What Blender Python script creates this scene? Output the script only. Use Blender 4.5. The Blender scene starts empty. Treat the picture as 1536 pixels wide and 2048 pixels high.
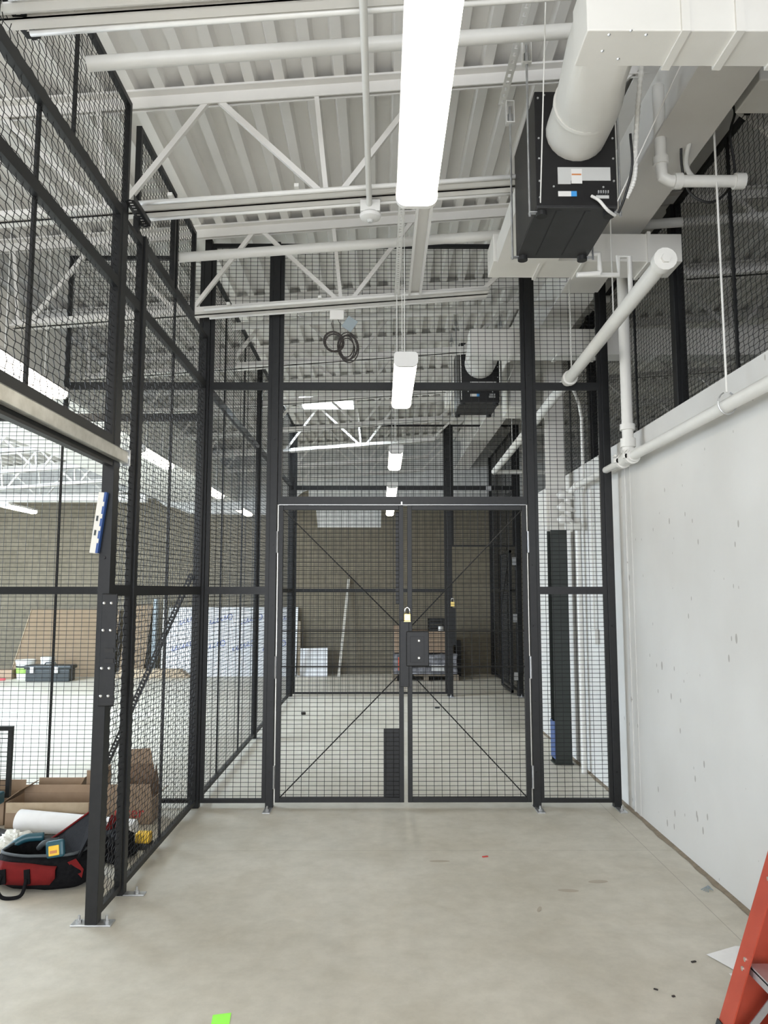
import bpy, math, random
from mathutils import Vector, Matrix, noise
random.seed(7)
scene = bpy.context.scene
C = scene.collection
PI = math.pi
# ------------------------------------------------------------------ camera
EYE = 1.56
F_PX = 1500.0
PITCH = math.atan(157 / F_PX)
YAW = math.atan(6 / F_PX / math.cos(PITCH))
cd = bpy.data.cameras.new('camera'); cam = bpy.data.objects.new('camera', cd); C.objects.link(cam)
cam.location = (0, 0, EYE); cam.rotation_euler = (PI / 2 + PITCH, 0, -YAW)
cd.sensor_fit = 'HORIZONTAL'; cd.sensor_width = 36; cd.lens = 36 * F_PX / 1536
cd.clip_start = .02; cd.clip_end = 100
scene.camera = cam
# ------------------------------------------------------------------ light
scene.view_settings.view_transform = 'Standard'
scene.view_settings.look = 'None'
scene.view_settings.gamma = 1
scene.view_settings.exposure = 0.75
LAMP = 10.0
w = bpy.data.worlds.new('sky'); scene.world = w; w.use_nodes = True
w.node_tree.nodes['Background'].inputs[0].default_value = (.75, .86, 1, 1)
w.node_tree.nodes['Background'].inputs[1].default_value = 1.6

def area(name, loc, rot, sx, sy, power, col):
    l = bpy.data.lights.new(name, 'AREA'); l.shape = 'RECTANGLE'; l.size = sx; l.size_y = sy
    l.energy = power; l.color = col
    o = bpy.data.objects.new(name, l); C.objects.link(o); o.location = loc; o.rotation_euler = rot
    return o
# daylight through the big door opening of the left wall and added fills out of view
area('daylight_left_door', (-10.4, 7.5, 1.9), (0, -PI / 2, 0), 3.4, 6.5, 500, (.80, .89, 1))
area('rear_fill_light', (-1.0, -5.2, 1.9), (PI / 2, 0, 0), 5.5, 3.4, 260, (.95, .96, 1))  # unseen fill added behind the camera to brighten floor and ceiling
area('added_left_skylight', (-6.9, 8.4, 3.80), (0, 0, 0), 2.0, 2.6, 560, (.64, .81, 1))  # out-of-view roof light, added to brighten the left room's floor
area('daylight_skylight', (-.77, 10.48, 4.68), (0, 0, 0), .66, .66, 60, (.75, .87, 1))

# ------------------------------------------------------------------ materials
def mat(name, col, rough=.5, metal=0, noise_amt=0, nscale=8, col2=None, bump=0, spec=.5):
    m = bpy.data.materials.new(name); m.use_nodes = True
    nt = m.node_tree; b = nt.nodes['Principled BSDF']
    b.inputs['Roughness'].default_value = rough; b.inputs['Metallic'].default_value = metal
    b.inputs['Specular IOR Level'].default_value = spec
    b.inputs['Base Color'].default_value = (*col, 1)
    if col2 or bump:
        g = nt.nodes.new('ShaderNodeNewGeometry')
        n = nt.nodes.new('ShaderNodeTexNoise'); n.inputs['Scale'].default_value = nscale
        n.inputs['Detail'].default_value = 6; n.inputs['Roughness'].default_value = .6
        nt.links.new(g.outputs['Position'], n.inputs['Vector'])
        if col2:
            r = nt.nodes.new('ShaderNodeValToRGB')
            r.color_ramp.elements[0].position = .35; r.color_ramp.elements[0].color = (*col, 1)
            r.color_ramp.elements[1].position = .68; r.color_ramp.elements[1].color = (*col2, 1)
            nt.links.new(n.outputs['Fac'], r.inputs['Fac']); nt.links.new(r.outputs['Color'], b.inputs['Base Color'])
        if bump:
            bp = nt.nodes.new('ShaderNodeBump'); bp.inputs['Strength'].default_value = bump; bp.inputs['Distance'].default_value = .01
            nt.links.new(n.outputs['Fac'], bp.inputs['Height']); nt.links.new(bp.outputs['Normal'], b.inputs['Normal'])
    return m
M = {}
M['black'] = mat('black_powder_coat', (.0085, .009, .0095), .45, col2=(.012, .0125, .013), nscale=30, spec=.35)
M['blackmesh'] = mat('black_wire', (.010, .0105, .011), .5, spec=.35)
M['white'] = mat('white_ceiling_paint', (.74, .72, .68), .6, col2=(.78, .76, .72), nscale=3)
M['whitepipe'] = mat('white_pipe_paint', (.72, .71, .67), .42, col2=(.76, .75, .71), nscale=6)
M['duct'] = mat('white_duct_paint', (.70, .685, .635), .5, col2=(.75, .735, .69), nscale=2.5)
M['galv'] = mat('galvanized_steel', (.50, .49, .44), .38, .75, col2=(.66, .65, .60), nscale=14)
M['zinc'] = mat('zinc_hardware', (.62, .64, .66), .32, .85, col2=(.5, .5, .5), nscale=20)
M['chrome'] = mat('bright_steel', (.8, .8, .8), .18, 1)
M['brass'] = mat('brass', (.72, .55, .20), .3, .9, col2=(.62, .46, .15), nscale=40)
M['unit'] = mat('black_unit_casing', (.009, .0085, .009), .4, col2=(.012, .0115, .012), nscale=20, spec=.35)
M['unitbase'] = mat('dark_grey_unit_base', (.022, .022, .022), .5, col2=(.028, .028, .028), nscale=12)
M['rubber'] = mat('black_rubber', (.012, .012, .012), .6)
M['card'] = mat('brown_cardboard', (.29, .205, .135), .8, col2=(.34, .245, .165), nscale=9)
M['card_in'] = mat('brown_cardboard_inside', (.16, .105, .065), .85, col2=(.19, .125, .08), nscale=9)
M['redprint'] = mat('red_print', (.50, .05, .04), .7)
M['paper'] = mat('white_paper', (.80, .80, .80), .75, col2=(.86, .86, .86), nscale=12)
M['line'] = mat('grey_ink', (.35, .38, .42), .8)
M['plastic'] = mat('pale_crumpled_plastic', (.72, .72, .66), .35, col2=(.82, .82, .76), nscale=12)
M['fabric'] = mat('black_canvas', (.005, .005, .006), .9, col2=(.010, .010, .011), nscale=60, bump=.3, spec=.12)
M['redfab'] = mat('red_canvas', (.125, .008, .008), .8, col2=(.17, .011, .011), nscale=14, bump=.2, spec=.2)
M['grayfab'] = mat('grey_piping', (.06, .07, .075), .7)
M['teal'] = mat('blue_green_tool_plastic', (.015, .075, .10), .4, col2=(.02, .09, .12), nscale=12)
M['yellow'] = mat('yellow_tool_plastic', (.80, .48, .03), .4, col2=(.85, .55, .05), nscale=12)
M['bluelev'] = mat('blue_level_enamel', (.02, .07, .25), .35)
M['creamlev'] = mat('pale_level_enamel', (.70, .68, .62), .4)
M['green'] = mat('neon_green_tape', (.35, 1.0, .10), .6)
M['orange'] = mat('orange_fiberglass', (.38, .052, .026), .3, col2=(.44, .065, .034), nscale=10)
M['alu'] = mat('aluminium', (.62, .63, .65), .35, .8, col2=(.55, .56, .58), nscale=30)
M['brownply'] = mat('brown_hardboard', (.20, .145, .088), .8, col2=(.225, .162, .10), nscale=5)
M['wood'] = mat('pale_wood', (.42, .33, .22), .75, col2=(.50, .40, .28), nscale=10)
M['foam'] = mat('white_insulation_board', (.72, .73, .74), .7, col2=(.78, .79, .80), nscale=3)
M['blueink'] = mat('blue_print', (.16, .22, .55), .7)
M['bucket'] = mat('white_bucket_plastic', (.70, .69, .64), .45)
M['greenlab'] = mat('green_label', (.28, .45, .10), .6)
M['toolbox'] = mat('black_toolbox_plastic', (.02, .025, .025), .45)
M['wrap'] = mat('grey_shrink_wrap', (.10, .10, .11), .25, col2=(.36, .36, .38), nscale=7)
M['redcan'] = mat('orange_red_tag', (.80, .12, .05), .5)
M['dirt'] = mat('brown_sealant', (.20, .165, .12), .9, col2=(.27, .22, .16), nscale=25)
M['dark'] = mat('dark_speck', (.03, .025, .022), .8)
M['label_blue'] = mat('blue_sticker', (.05, .30, .68), .5)
M['sticker'] = mat('grey_sticker', (.52, .52, .50), .55)
M['stickerw'] = mat('white_sticker', (.72, .71, .68), .55)
M['rust'] = mat('orange_stripe', (.55, .22, .08), .6)
M['columndark'] = mat('dark_green_column_primer', (.018, .024, .020), .5, col2=(.024, .030, .026), nscale=5)
M['bluetape'] = mat('blue_tape', (.05, .09, .22), .6)
M['cable'] = mat('black_cable', (.012, .012, .012), .5)
M['cablecoil'] = mat('brown_black_cable', (.045, .038, .035), .5)
M['slate'] = mat('slate_grey_cover', (.28, .33, .35), .5)
M['redpaint'] = mat('red_beam_tag', (.5, .04, .05), .5)

def emis(name, col, s):
    m = bpy.data.materials.new(name); m.use_nodes = True; nt = m.node_tree
    b = nt.nodes['Principled BSDF']; b.inputs['Base Color'].default_value = (.8, .8, .8, 1)
    b.inputs['Emission Color'].default_value = (*col, 1); b.inputs['Emission Strength'].default_value = s
    return m
M['lens'] = emis('glowing_lamp_lens', (1, .915, .77), LAMP)
M['skyglass'] = emis('bright_skylight_dome', (.80, .90, 1), 2.2)

# concrete floor
def floor_mat():
    m = bpy.data.materials.new('polished_concrete'); m.use_nodes = True; nt = m.node_tree; L = nt.links
    b = nt.nodes['Principled BSDF']; N = nt.nodes.new
    g = N('ShaderNodeNewGeometry')
    n1 = N('ShaderNodeTexNoise'); n1.inputs['Scale'].default_value = .9; n1.inputs['Detail'].default_value = 8; n1.inputs['Roughness'].default_value = .62
    n2 = N('ShaderNodeTexNoise'); n2.inputs['Scale'].default_value = 9; n2.inputs['Detail'].default_value = 8; n2.inputs['Roughness'].default_value = .7
    n3 = N('ShaderNodeTexNoise'); n3.inputs['Scale'].default_value = 3.1; n3.inputs['Detail'].default_value = 3; n3.inputs['Distortion'].default_value = 1.2
    for n in (n1, n2, n3): L.new(g.outputs['Position'], n.inputs['Vector'])
    r = N('ShaderNodeValToRGB'); e = r.color_ramp.elements
    e[0].position = .33; e[0].color = (.49, .46, .385, 1); e[1].position = .67; e[1].color = (.60, .57, .495, 1)
    L.new(n1.outputs['Fac'], r.inputs['Fac'])
    mx = N('ShaderNodeMix'); mx.data_type = 'RGBA'; mx.blend_type = 'MULTIPLY'; mx.inputs[0].default_value = 1
    r2 = N('ShaderNodeValToRGB'); e = r2.color_ramp.elements
    e[0].position = .30; e[0].color = (.88, .88, .87, 1); e[1].position = .62; e[1].color = (1.04, 1.04, 1.04, 1)
    L.new(n2.outputs['Fac'], r2.inputs['Fac']); L.new(r.outputs['Color'], mx.inputs[6]); L.new(r2.outputs['Color'], mx.inputs[7])
    mx2 = N('ShaderNodeMix'); mx2.data_type = 'RGBA'; mx2.blend_type = 'MULTIPLY'; mx2.inputs[0].default_value = 1
    r3 = N('ShaderNodeValToRGB'); e = r3.color_ramp.elements
    e[0].position = .30; e[0].color = (.93, .92, .90, 1); e[1].position = .55; e[1].color = (1, 1, 1, 1)
    L.new(n3.outputs['Fac'], r3.inputs['Fac']); L.new(mx.outputs[2], mx2.inputs[6]); L.new(r3.outputs['Color'], mx2.inputs[7])
    # saw-cut joints at X = 1.61 and Y = 4.71 / 9.5
    sp = N('ShaderNodeSeparateXYZ'); L.new(g.outputs['Position'], sp.inputs[0])
    prev = None
    for ax, v, wd in (('X', 1.615, .0022), ('Y', 4.71, .0018), ('Y', 9.6, .003), ('X', -3.2, .003)):
        c = N('ShaderNodeMath'); c.operation = 'COMPARE'; c.inputs[1].default_value = v; c.inputs[2].default_value = wd
        L.new(sp.outputs[ax], c.inputs[0])
        if prev is None: prev = c
        else:
            a = N('ShaderNodeMath'); a.operation = 'MAXIMUM'; L.new(prev.outputs[0], a.inputs[0]); L.new(c.outputs[0], a.inputs[1]); prev = a
    sc = N('ShaderNodeMath'); sc.operation = 'MULTIPLY'; sc.inputs[1].default_value = .5; L.new(prev.outputs[0], sc.inputs[0])
    mx3 = N('ShaderNodeMix'); mx3.data_type = 'RGBA'; L.new(sc.outputs[0], mx3.inputs[0])
    L.new(mx2.outputs[2], mx3.inputs[6]); mx3.inputs[7].default_value = (.16, .14, .11, 1)
    L.new(mx3.outputs[2], b.inputs['Base Color'])
    rr = N('ShaderNodeMapRange'); rr.inputs['To Min'].default_value = .36; rr.inputs['To Max'].default_value = .56
    L.new(n1.outputs['Fac'], rr.inputs['Value']); L.new(rr.outputs[0], b.inputs['Roughness'])
    b.inputs['Specular IOR Level'].default_value = .5
    bp = N('ShaderNodeBump'); bp.inputs['Strength'].default_value = .06; bp.inputs['Distance'].default_value = .01
    L.new(n2.outputs['Fac'], bp.inputs['Height']); L.new(bp.outputs['Normal'], b.inputs['Normal'])
    return m
M['floor'] = floor_mat()

# painted concrete wall with small pits
def wallpaint():
    m = bpy.data.materials.new('painted_cast_concrete'); m.use_nodes = True; nt = m.node_tree; L = nt.links
    b = nt.nodes['Principled BSDF']; N = nt.nodes.new
    g = N('ShaderNodeNewGeometry')
    n1 = N('ShaderNodeTexNoise'); n1.inputs['Scale'].default_value = 1.3; n1.inputs['Detail'].default_value = 6
    L.new(g.outputs['Position'], n1.inputs['Vector'])
    r = N('ShaderNodeValToRGB'); e = r.color_ramp.elements
    e[0].position = .3; e[0].color = (.62, .61, .58, 1); e[1].position = .7; e[1].color = (.70, .695, .67, 1)
    L.new(n1.outputs['Fac'], r.inputs['Fac'])
    mp = N('ShaderNodeMapping'); mp.inputs['Scale'].default_value = (16, 16, 7); L.new(g.outputs['Position'], mp.inputs['Vector'])
    v = N('ShaderNodeTexVoronoi'); v.inputs['Scale'].default_value = 1; L.new(mp.outputs[0], v.inputs['Vector'])
    n2 = N('ShaderNodeTexNoise'); n2.inputs['Scale'].default_value = 2.2; n2.inputs['Detail'].default_value = 2; L.new(g.outputs['Position'], n2.inputs['Vector'])
    th = N('ShaderNodeMapRange'); th.inputs['From Min'].default_value = .42; th.inputs['From Max'].default_value = .72
    th.inputs['To Min'].default_value = 0.0; th.inputs['To Max'].default_value = .22; L.new(n2.outputs['Fac'], th.inputs['Value'])
    lt = N('ShaderNodeMath'); lt.operation = 'LESS_THAN'; L.new(v.outputs['Distance'], lt.inputs[0]); L.new(th.outputs[0], lt.inputs[1])
    s = N('ShaderNodeMath'); s.operation = 'MULTIPLY'; s.inputs[1].default_value = .75; L.new(lt.outputs[0], s.inputs[0])
    mx = N('ShaderNodeMix'); mx.data_type = 'RGBA'; L.new(s.outputs[0], mx.inputs[0]); L.new(r.outputs['Color'], mx.inputs[6]); mx.inputs[7].default_value = (.30, .28, .25, 1)
    L.new(mx.outputs[2], b.inputs['Base Color']); b.inputs['Roughness'].default_value = .42
    bp = N('ShaderNodeBump'); bp.inputs['Strength'].default_value = .25; bp.inputs['Distance'].default_value = .02
    L.new(n1.outputs['Fac'], bp.inputs['Height']); L.new(bp.outputs['Normal'], b.inputs['Normal'])
    return m
M['wall'] = wallpaint()

def block_mat(name, c1, c2, cm, bump=.4, axis='X'):
    m = bpy.data.materials.new(name); m.use_nodes = True; nt = m.node_tree; L = nt.links
    b = nt.nodes['Principled BSDF']; N = nt.nodes.new
    g = N('ShaderNodeNewGeometry'); sp = N('ShaderNodeSeparateXYZ'); L.new(g.outputs['Position'], sp.inputs[0])
    cb = N('ShaderNodeCombineXYZ'); L.new(sp.outputs[axis], cb.inputs[0]); L.new(sp.outputs['Z'], cb.inputs[1])
    br = N('ShaderNodeTexBrick'); br.inputs['Scale'].default_value = 1; br.inputs['Brick Width'].default_value = .42
    br.inputs['Row Height'].default_value = .21; br.inputs['Mortar Size'].default_value = .008
    br.inputs['Color1'].default_value = (*c1, 1); br.inputs['Color2'].default_value = (*c2, 1); br.inputs['Mortar'].default_value = (*cm, 1)
    L.new(cb.outputs[0], br.inputs['Vector'])
    n = N('ShaderNodeTexNoise'); n.inputs['Scale'].default_value = 14; n.inputs['Detail'].default_value = 8; L.new(g.outputs['Position'], n.inputs['Vector'])
    r = N('ShaderNodeValToRGB'); e = r.color_ramp.elements
    e[0].position = .3; e[0].color = (.85, .85, .85, 1); e[1].position = .7; e[1].color = (1.08, 1.08, 1.08, 1); L.new(n.outputs['Fac'], r.inputs['Fac'])
    mx = N('ShaderNodeMix'); mx.data_type = 'RGBA'; mx.blend_type = 'MULTIPLY'; mx.inputs[0].default_value = 1
    L.new(br.outputs['Color'], mx.inputs[6]); L.new(r.outputs['Color'], mx.inputs[7]); L.new(mx.outputs[2], b.inputs['Base Color'])
    b.inputs['Roughness'].default_value = .85
    bp = N('ShaderNodeBump'); bp.inputs['Strength'].default_value = bump; bp.inputs['Distance'].default_value = .01
    L.new(br.outputs['Fac'], bp.inputs['Height']); bp.invert = True; L.new(bp.outputs['Normal'], b.inputs['Normal'])
    return m
M['block'] = block_mat('bare_concrete_block', (.150, .130, .090), (.175, .152, .108), (.125, .11, .08))
M['blockwhite'] = block_mat('white_painted_block', (.62, .62, .60), (.66, .66, .64), (.54, .54, .52))
M['blockside'] = block_mat('bare_side_block', (.150, .130, .090), (.175, .152, .108), (.125, .11, .08), axis='Y')

# ------------------------------------------------------------------ mesh helper
ORG = {}
class MB:
    def __init__(s): s.v = []; s.f = []; s.m = []; s.cur = 0
    def add(s, vs, fs):
        o = len(s.v); s.v += [tuple(v) for v in vs]; s.f += [tuple(i + o for i in f) for f in fs]; s.m += [s.cur] * len(fs)
        return s
    def box(s, x0, x1, y0, y1, z0, z1):
        return s.add([(x0, y0, z0), (x1, y0, z0), (x1, y1, z0), (x0, y1, z0), (x0, y0, z1), (x1, y0, z1), (x1, y1, z1), (x0, y1, z1)],
                     [(0, 3, 2, 1), (4, 5, 6, 7), (0, 1, 5, 4), (1, 2, 6, 5), (2, 3, 7, 6), (3, 0, 4, 7)])
    def obox(s, c, sz, mtx):
        c = Vector(c); h = Vector(sz) / 2
        vs = [c + mtx @ Vector((a * h.x, b * h.y, d * h.z)) for d in (-1, 1) for a, b in ((-1, -1), (1, -1), (1, 1), (-1, 1))]
        return s.add(vs, [(0, 3, 2, 1), (4, 5, 6, 7), (0, 1, 5, 4), (1, 2, 6, 5), (2, 3, 7, 6), (3, 0, 4, 7)])
    def rod(s, p, q, wd, th=None, up=(0, 0, 1)):          # rectangular bar from p to q
        p, q = Vector(p), Vector(q); d = (q - p); L_ = d.length; d.normalize()
        u = Vector(up)
        if abs(d.dot(u)) > .97: u = Vector((0, 1, 0))
        a = d.cross(u).normalized(); b = a.cross(d)
        return s.obox((p + q) / 2, (L_, wd, th or wd), Matrix((d, a, b)).transposed())
    def tube(s, pts, r, n=10, cap=True):
        pts = [Vector(p) for p in pts]; rs = r if isinstance(r, (list, tuple)) else [r] * len(pts)
        vs = []; fs = []; pa = None
        for i, p in enumerate(pts):
            t = (pts[min(i + 1, len(pts) - 1)] - pts[max(i - 1, 0)]).normalized()
            if pa is None:
                u = Vector((0, 0, 1)) if abs(t.z) < .9 else Vector((1, 0, 0)); a = t.cross(u).normalized()
            else: a = (pa - t * pa.dot(t)).normalized()
            pa = a; b = t.cross(a)
            for k in range(n):
                an = 2 * PI * k / n; vs.append(p + (a * math.cos(an) + b * math.sin(an)) * rs[i])
        for i in range(len(pts) - 1):
            for k in range(n): fs.append((i * n + k, i * n + (k + 1) % n, (i + 1) * n + (k + 1) % n, (i + 1) * n + k))
        if cap: fs.append(tuple(range(n))[::-1]); fs.append(tuple((len(pts) - 1) * n + k for k in range(n)))
        return s.add(vs, fs)
    def cyl(s, p, q, r, n=12, r2=None): return s.tube([p, q], [r, r if r2 is None else r2], n)
    def prism(s, poly, ext, axis='Y', e0=0):              # poly in the two other axes
        def P(a, b, t): return {'X': (t, a, b), 'Y': (a, t, b), 'Z': (a, b, t)}[axis]
        n = len(poly); vs = [P(a, b, e0) for a, b in poly] + [P(a, b, ext) for a, b in poly]
        fs = [tuple(range(n)), tuple(range(2 * n - 1, n - 1, -1))] + [(i, i + n, (i + 1) % n + n, (i + 1) % n) for i in range(n)]
        return s.add(vs, fs)
    def build(s, name, m, parent=None, smooth=False, bevel=0, label=None, kind=None):
        org = ORG.get(parent.as_pointer(), Vector((0, 0, 0))) if parent else Vector((0, 0, 0))
        me = bpy.data.meshes.new(name); me.from_pydata([tuple(Vector(v) - org) for v in s.v], [], s.f)
        for mm in (m if isinstance(m, (list, tuple)) else [m]): me.materials.append(mm)
        if any(s.m): me.polygons.foreach_set('material_index', s.m)
        if smooth: me.polygons.foreach_set('use_smooth', [True] * len(me.polygons))
        me.update()
        o = bpy.data.objects.new(name, me); C.objects.link(o)
        if smooth == 'auto':
            try:
                me.set_sharp_from_angle(angle=math.radians(40))
            except Exception: pass
        if parent:
            o.parent = parent; ORG[o.as_pointer()] = org
        if bevel:
            b = o.modifiers.new('bevel', 'BEVEL'); b.width = bevel; b.segments = 2; b.limit_method = 'ANGLE'
        if label: o['label'] = label
        if kind: o['kind'] = kind
        return o
def tag(o, label, cat, group=None):
    o['label'] = label; o['category'] = cat
    if group: o['group'] = group
    return o
def thing(name, label, cat, loc=(0, 0, 0), group=None):
    o = bpy.data.objects.new(name, None); C.objects.link(o); o.location = loc; o.empty_display_size = .1
    ORG[o.as_pointer()] = Vector(loc)
    return tag(o, label, cat, group)
def struct(name, mb, m, smooth=False): return mb.build(name, m, None, smooth, kind='structure')
def dup(root, off, label, group=None):
    r = root.copy(); C.objects.link(r); r.location = Vector(root.location) + Vector(off); r['label'] = label
    if group: r['group'] = group
    for ch in list(root.children):
        c = ch.copy(); C.objects.link(c); c.parent = r
        for g in list(ch.children):
            d = g.copy(); C.objects.link(d); d.parent = c
    return r

# ------------------------------------------------------------------ shell
SL = .077                                   # roof rises to the right
def zdeck(x): return 4.38 + SL * x
b = MB(); b.box(-10, 10, -6, 14.5, -.2, 0); fl_ = struct('floor', b, M['floor'])
M['stain'] = mat('faint_brown_stain', (.40, .35, .28), .6)
for sx, sy, ra, rb, an in ((1.17, 4.22, .055, .022, .1), (.98, 4.10, .055, .020, -.1), (.34, 4.53, .06, .018, .0), (.78, 3.87, .035, .010, 1.2)):
    MB().add([(sx + ra * math.cos(a) * math.cos(an) - rb * math.sin(a) * math.sin(an), sy + ra * math.cos(a) * math.sin(an) + rb * math.sin(a) * math.cos(an), .0008) for a in [PI * 2 * k / 20 for k in range(20)]], [tuple(range(20))]).build('stain', M['stain'], fl_)
# corrugated steel deck, ribs running away from the camera
b = MB(); pts = []
x = -10.2
while x < 10.2:
    pts += [(x, .0), (x + .055, .0), (x + .070, .048), (x + .148, .048), (x + .163, .0)]; x += .163
pr = [(px, zdeck(px) + dz) for px, dz in pts]
pr = [p for i, p in enumerate(pr) if i == 0 or abs(p[0] - pr[i - 1][0]) > 1e-6 or abs(p[1] - pr[i - 1][1]) > 1e-6]
def deck(y0, y1, xa=None, xb=None):
    q = [p for p in pr if (xa is None or p[0] >= xa) and (xb is None or p[0] <= xb)]
    vs = [(a, y0, z) for a, z in q] + [(a, y1, z) for a, z in q]; n = len(q)
    b.add(vs, [(i, i + 1, n + i + 1, n + i) for i in range(n - 1)])
    vs = [(a, y0, z + .10) for a, z in (q[0], q[-1])] + [(a, y1, z + .10) for a, z in (q[0], q[-1])]
    b.add(vs, [(0, 1, 3, 2)])
SKX0, SKX1, SKY0, SKY1 = -1.14, -.40, 10.12, 10.84
LX0, LX1, LY0, LY1 = -7.9, -5.9, 7.1, 9.7
deck(-6, LY0); deck(LY0, LY1, None, LX0); deck(LY0, LY1, LX1, None); deck(LY1, SKY0); deck(SKY0, SKY1, None, SKX0); deck(SKY0, SKY1, SKX1, None); deck(SKY1, 14.5)
struct('ceiling', b, M['white'])
t = MB()
for (xa, xb, ya, yb) in ((SKX0 - .05, SKX0, SKY0, SKY1), (SKX1, SKX1 + .05, SKY0, SKY1), (SKX0, SKX1, SKY0 - .04, SKY0), (SKX0, SKX1, SKY1, SKY1 + .04)):
    t.box(xa, xb, ya, yb, 4.22, 4.80)
fr = t.build('window_1', M['white'], kind='structure')
g = MB().box(SKX0, SKX1, SKY0, SKY1, 4.72, 4.75).build('skylight_dome', M['skyglass'], fr)

t = MB()
for (xa, xb, ya, yb) in ((LX0 - .05, LX0, LY0, LY1), (LX1, LX1 + .05, LY0, LY1), (LX0, LX1, LY0 - .04, LY0), (LX0, LX1, LY1, LY1 + .04)):
    t.box(xa, xb, ya, yb, 3.70, 4.3)
fr = t.build('added_skylight_frame', M['white'], kind='structure')  # roof opening and glowing dome added out of view with the left fill
MB().box(LX0, LX1, LY0, LY1, 4.22, 4.25).build('skylight_dome', M['skyglass'], fr)

# right wall, 2.67 high
b = MB(); b.box(1.80, 2.16, -6, 8.58, 0, 2.673); struct('wall_right', b, M['wall'])
b = MB(); b.box(1.794, 1.80, 5.47, 5.49, 0, 2.66); b.box(1.797, 1.80, 5.36, 5.40, 0, 2.66); struct('trim_1', b, M['wall'])
b = MB(); yy = -1.0
ring = []
while yy < 8.6:
    ring.append((yy, .028 + .016 * noise.noise(Vector((yy * 2.3, 0, 0))) + .010 * noise.noise(Vector((yy * 9, 3, 0))))); yy += .06
vs = []
for y_, ww in ring: vs += [(1.80 - ww, y_, .002), (1.80, y_, .010)]
b.add(vs, [(2 * i, 2 * i + 2, 2 * i + 3, 2 * i + 1) for i in range(len(ring) - 1)])
struct('trim_2', b, M['dirt'])

# back block wall with an irregular paint line (bare block below, white above)
YB = 14.3
line = [(-10, 3.20), (-7.3, 3.24), (-5.2, 3.30), (-4.87, 3.41), (-4.65, 3.41), (-4.62, 3.33), (-4.34, 3.32), (-4.14, 3.17), (-3.95, 3.14), (-3.66, 3.02),
        (-2.13, 3.0), (-1.72, 3.18), (-1.60, 3.36), (-1.50, 3.44), (-1.39, 3.48), (-1.385, 3.17), (-1.25, 3.17), (-1.21, 2.76), (0.0, 2.76), (.005, 3.17),
        (.36, 3.17), (2.86, 3.25), (10, 3.25)]
b = MB()
for (x0, z0), (x1, z1) in zip(line, line[1:]):
    b.cur = 0; b.add([(x0, YB, 0), (x1, YB, 0), (x1, YB, z1), (x0, YB, z0)], [(0, 1, 2, 3)])
    b.cur = 1; b.add([(x0, YB, z0), (x1, YB, z1), (x1, YB, zdeck(x1) + .2), (x0, YB, zdeck(x0) + .2)], [(0, 1, 2, 3)])
b.cur = 1; b.box(-10, 10, YB + .001, YB + .2, 0, 3.5)
struct('wall_back', b, [M['block'], M['blockwhite']])
b = MB(); b.box(-10.2, -10, -6, 4.2, 0, 3.9); b.box(-10.2, -10, 10.8, 14.5, 0, 3.9); b.box(-10.2, -10, 4.2, 10.8, 3.6, 3.9); struct('wall_left', b, M['blockside'])
b = MB(); b.box(10, 10.2, -6, 14.5, 0, 5.5); struct('wall_far_right', b, M['blockside'])
b = MB(); b.box(-10, -4.0, -6.2, -6, 0, 4.4); b.box(2.0, 10, -6.2, -6, 0, 5.4); b.box(-4, 2.0, -6.2, -6, 3.6, 4.8); struct('wall_rear', b, M['wall'])

# small bright clerestory windows in the dark room on the right
for i, (y0, y1, z0, z1) in enumerate(((9.2, 11.2, 3.72, 4.05),)):
    wnd = MB().box(9.93, 9.99, y0 - .06, y1 + .06, z0 - .06, z1 + .06).build('window_2', M['white'], kind='structure')
    MB().box(9.90, 9.93, y0, (y0 + y1) / 2 - .04, z0, z1).box(9.90, 9.93, (y0 + y1) / 2 + .04, y1, z0, z1).build('window_pane', M['skyglass'], wnd)

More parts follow.
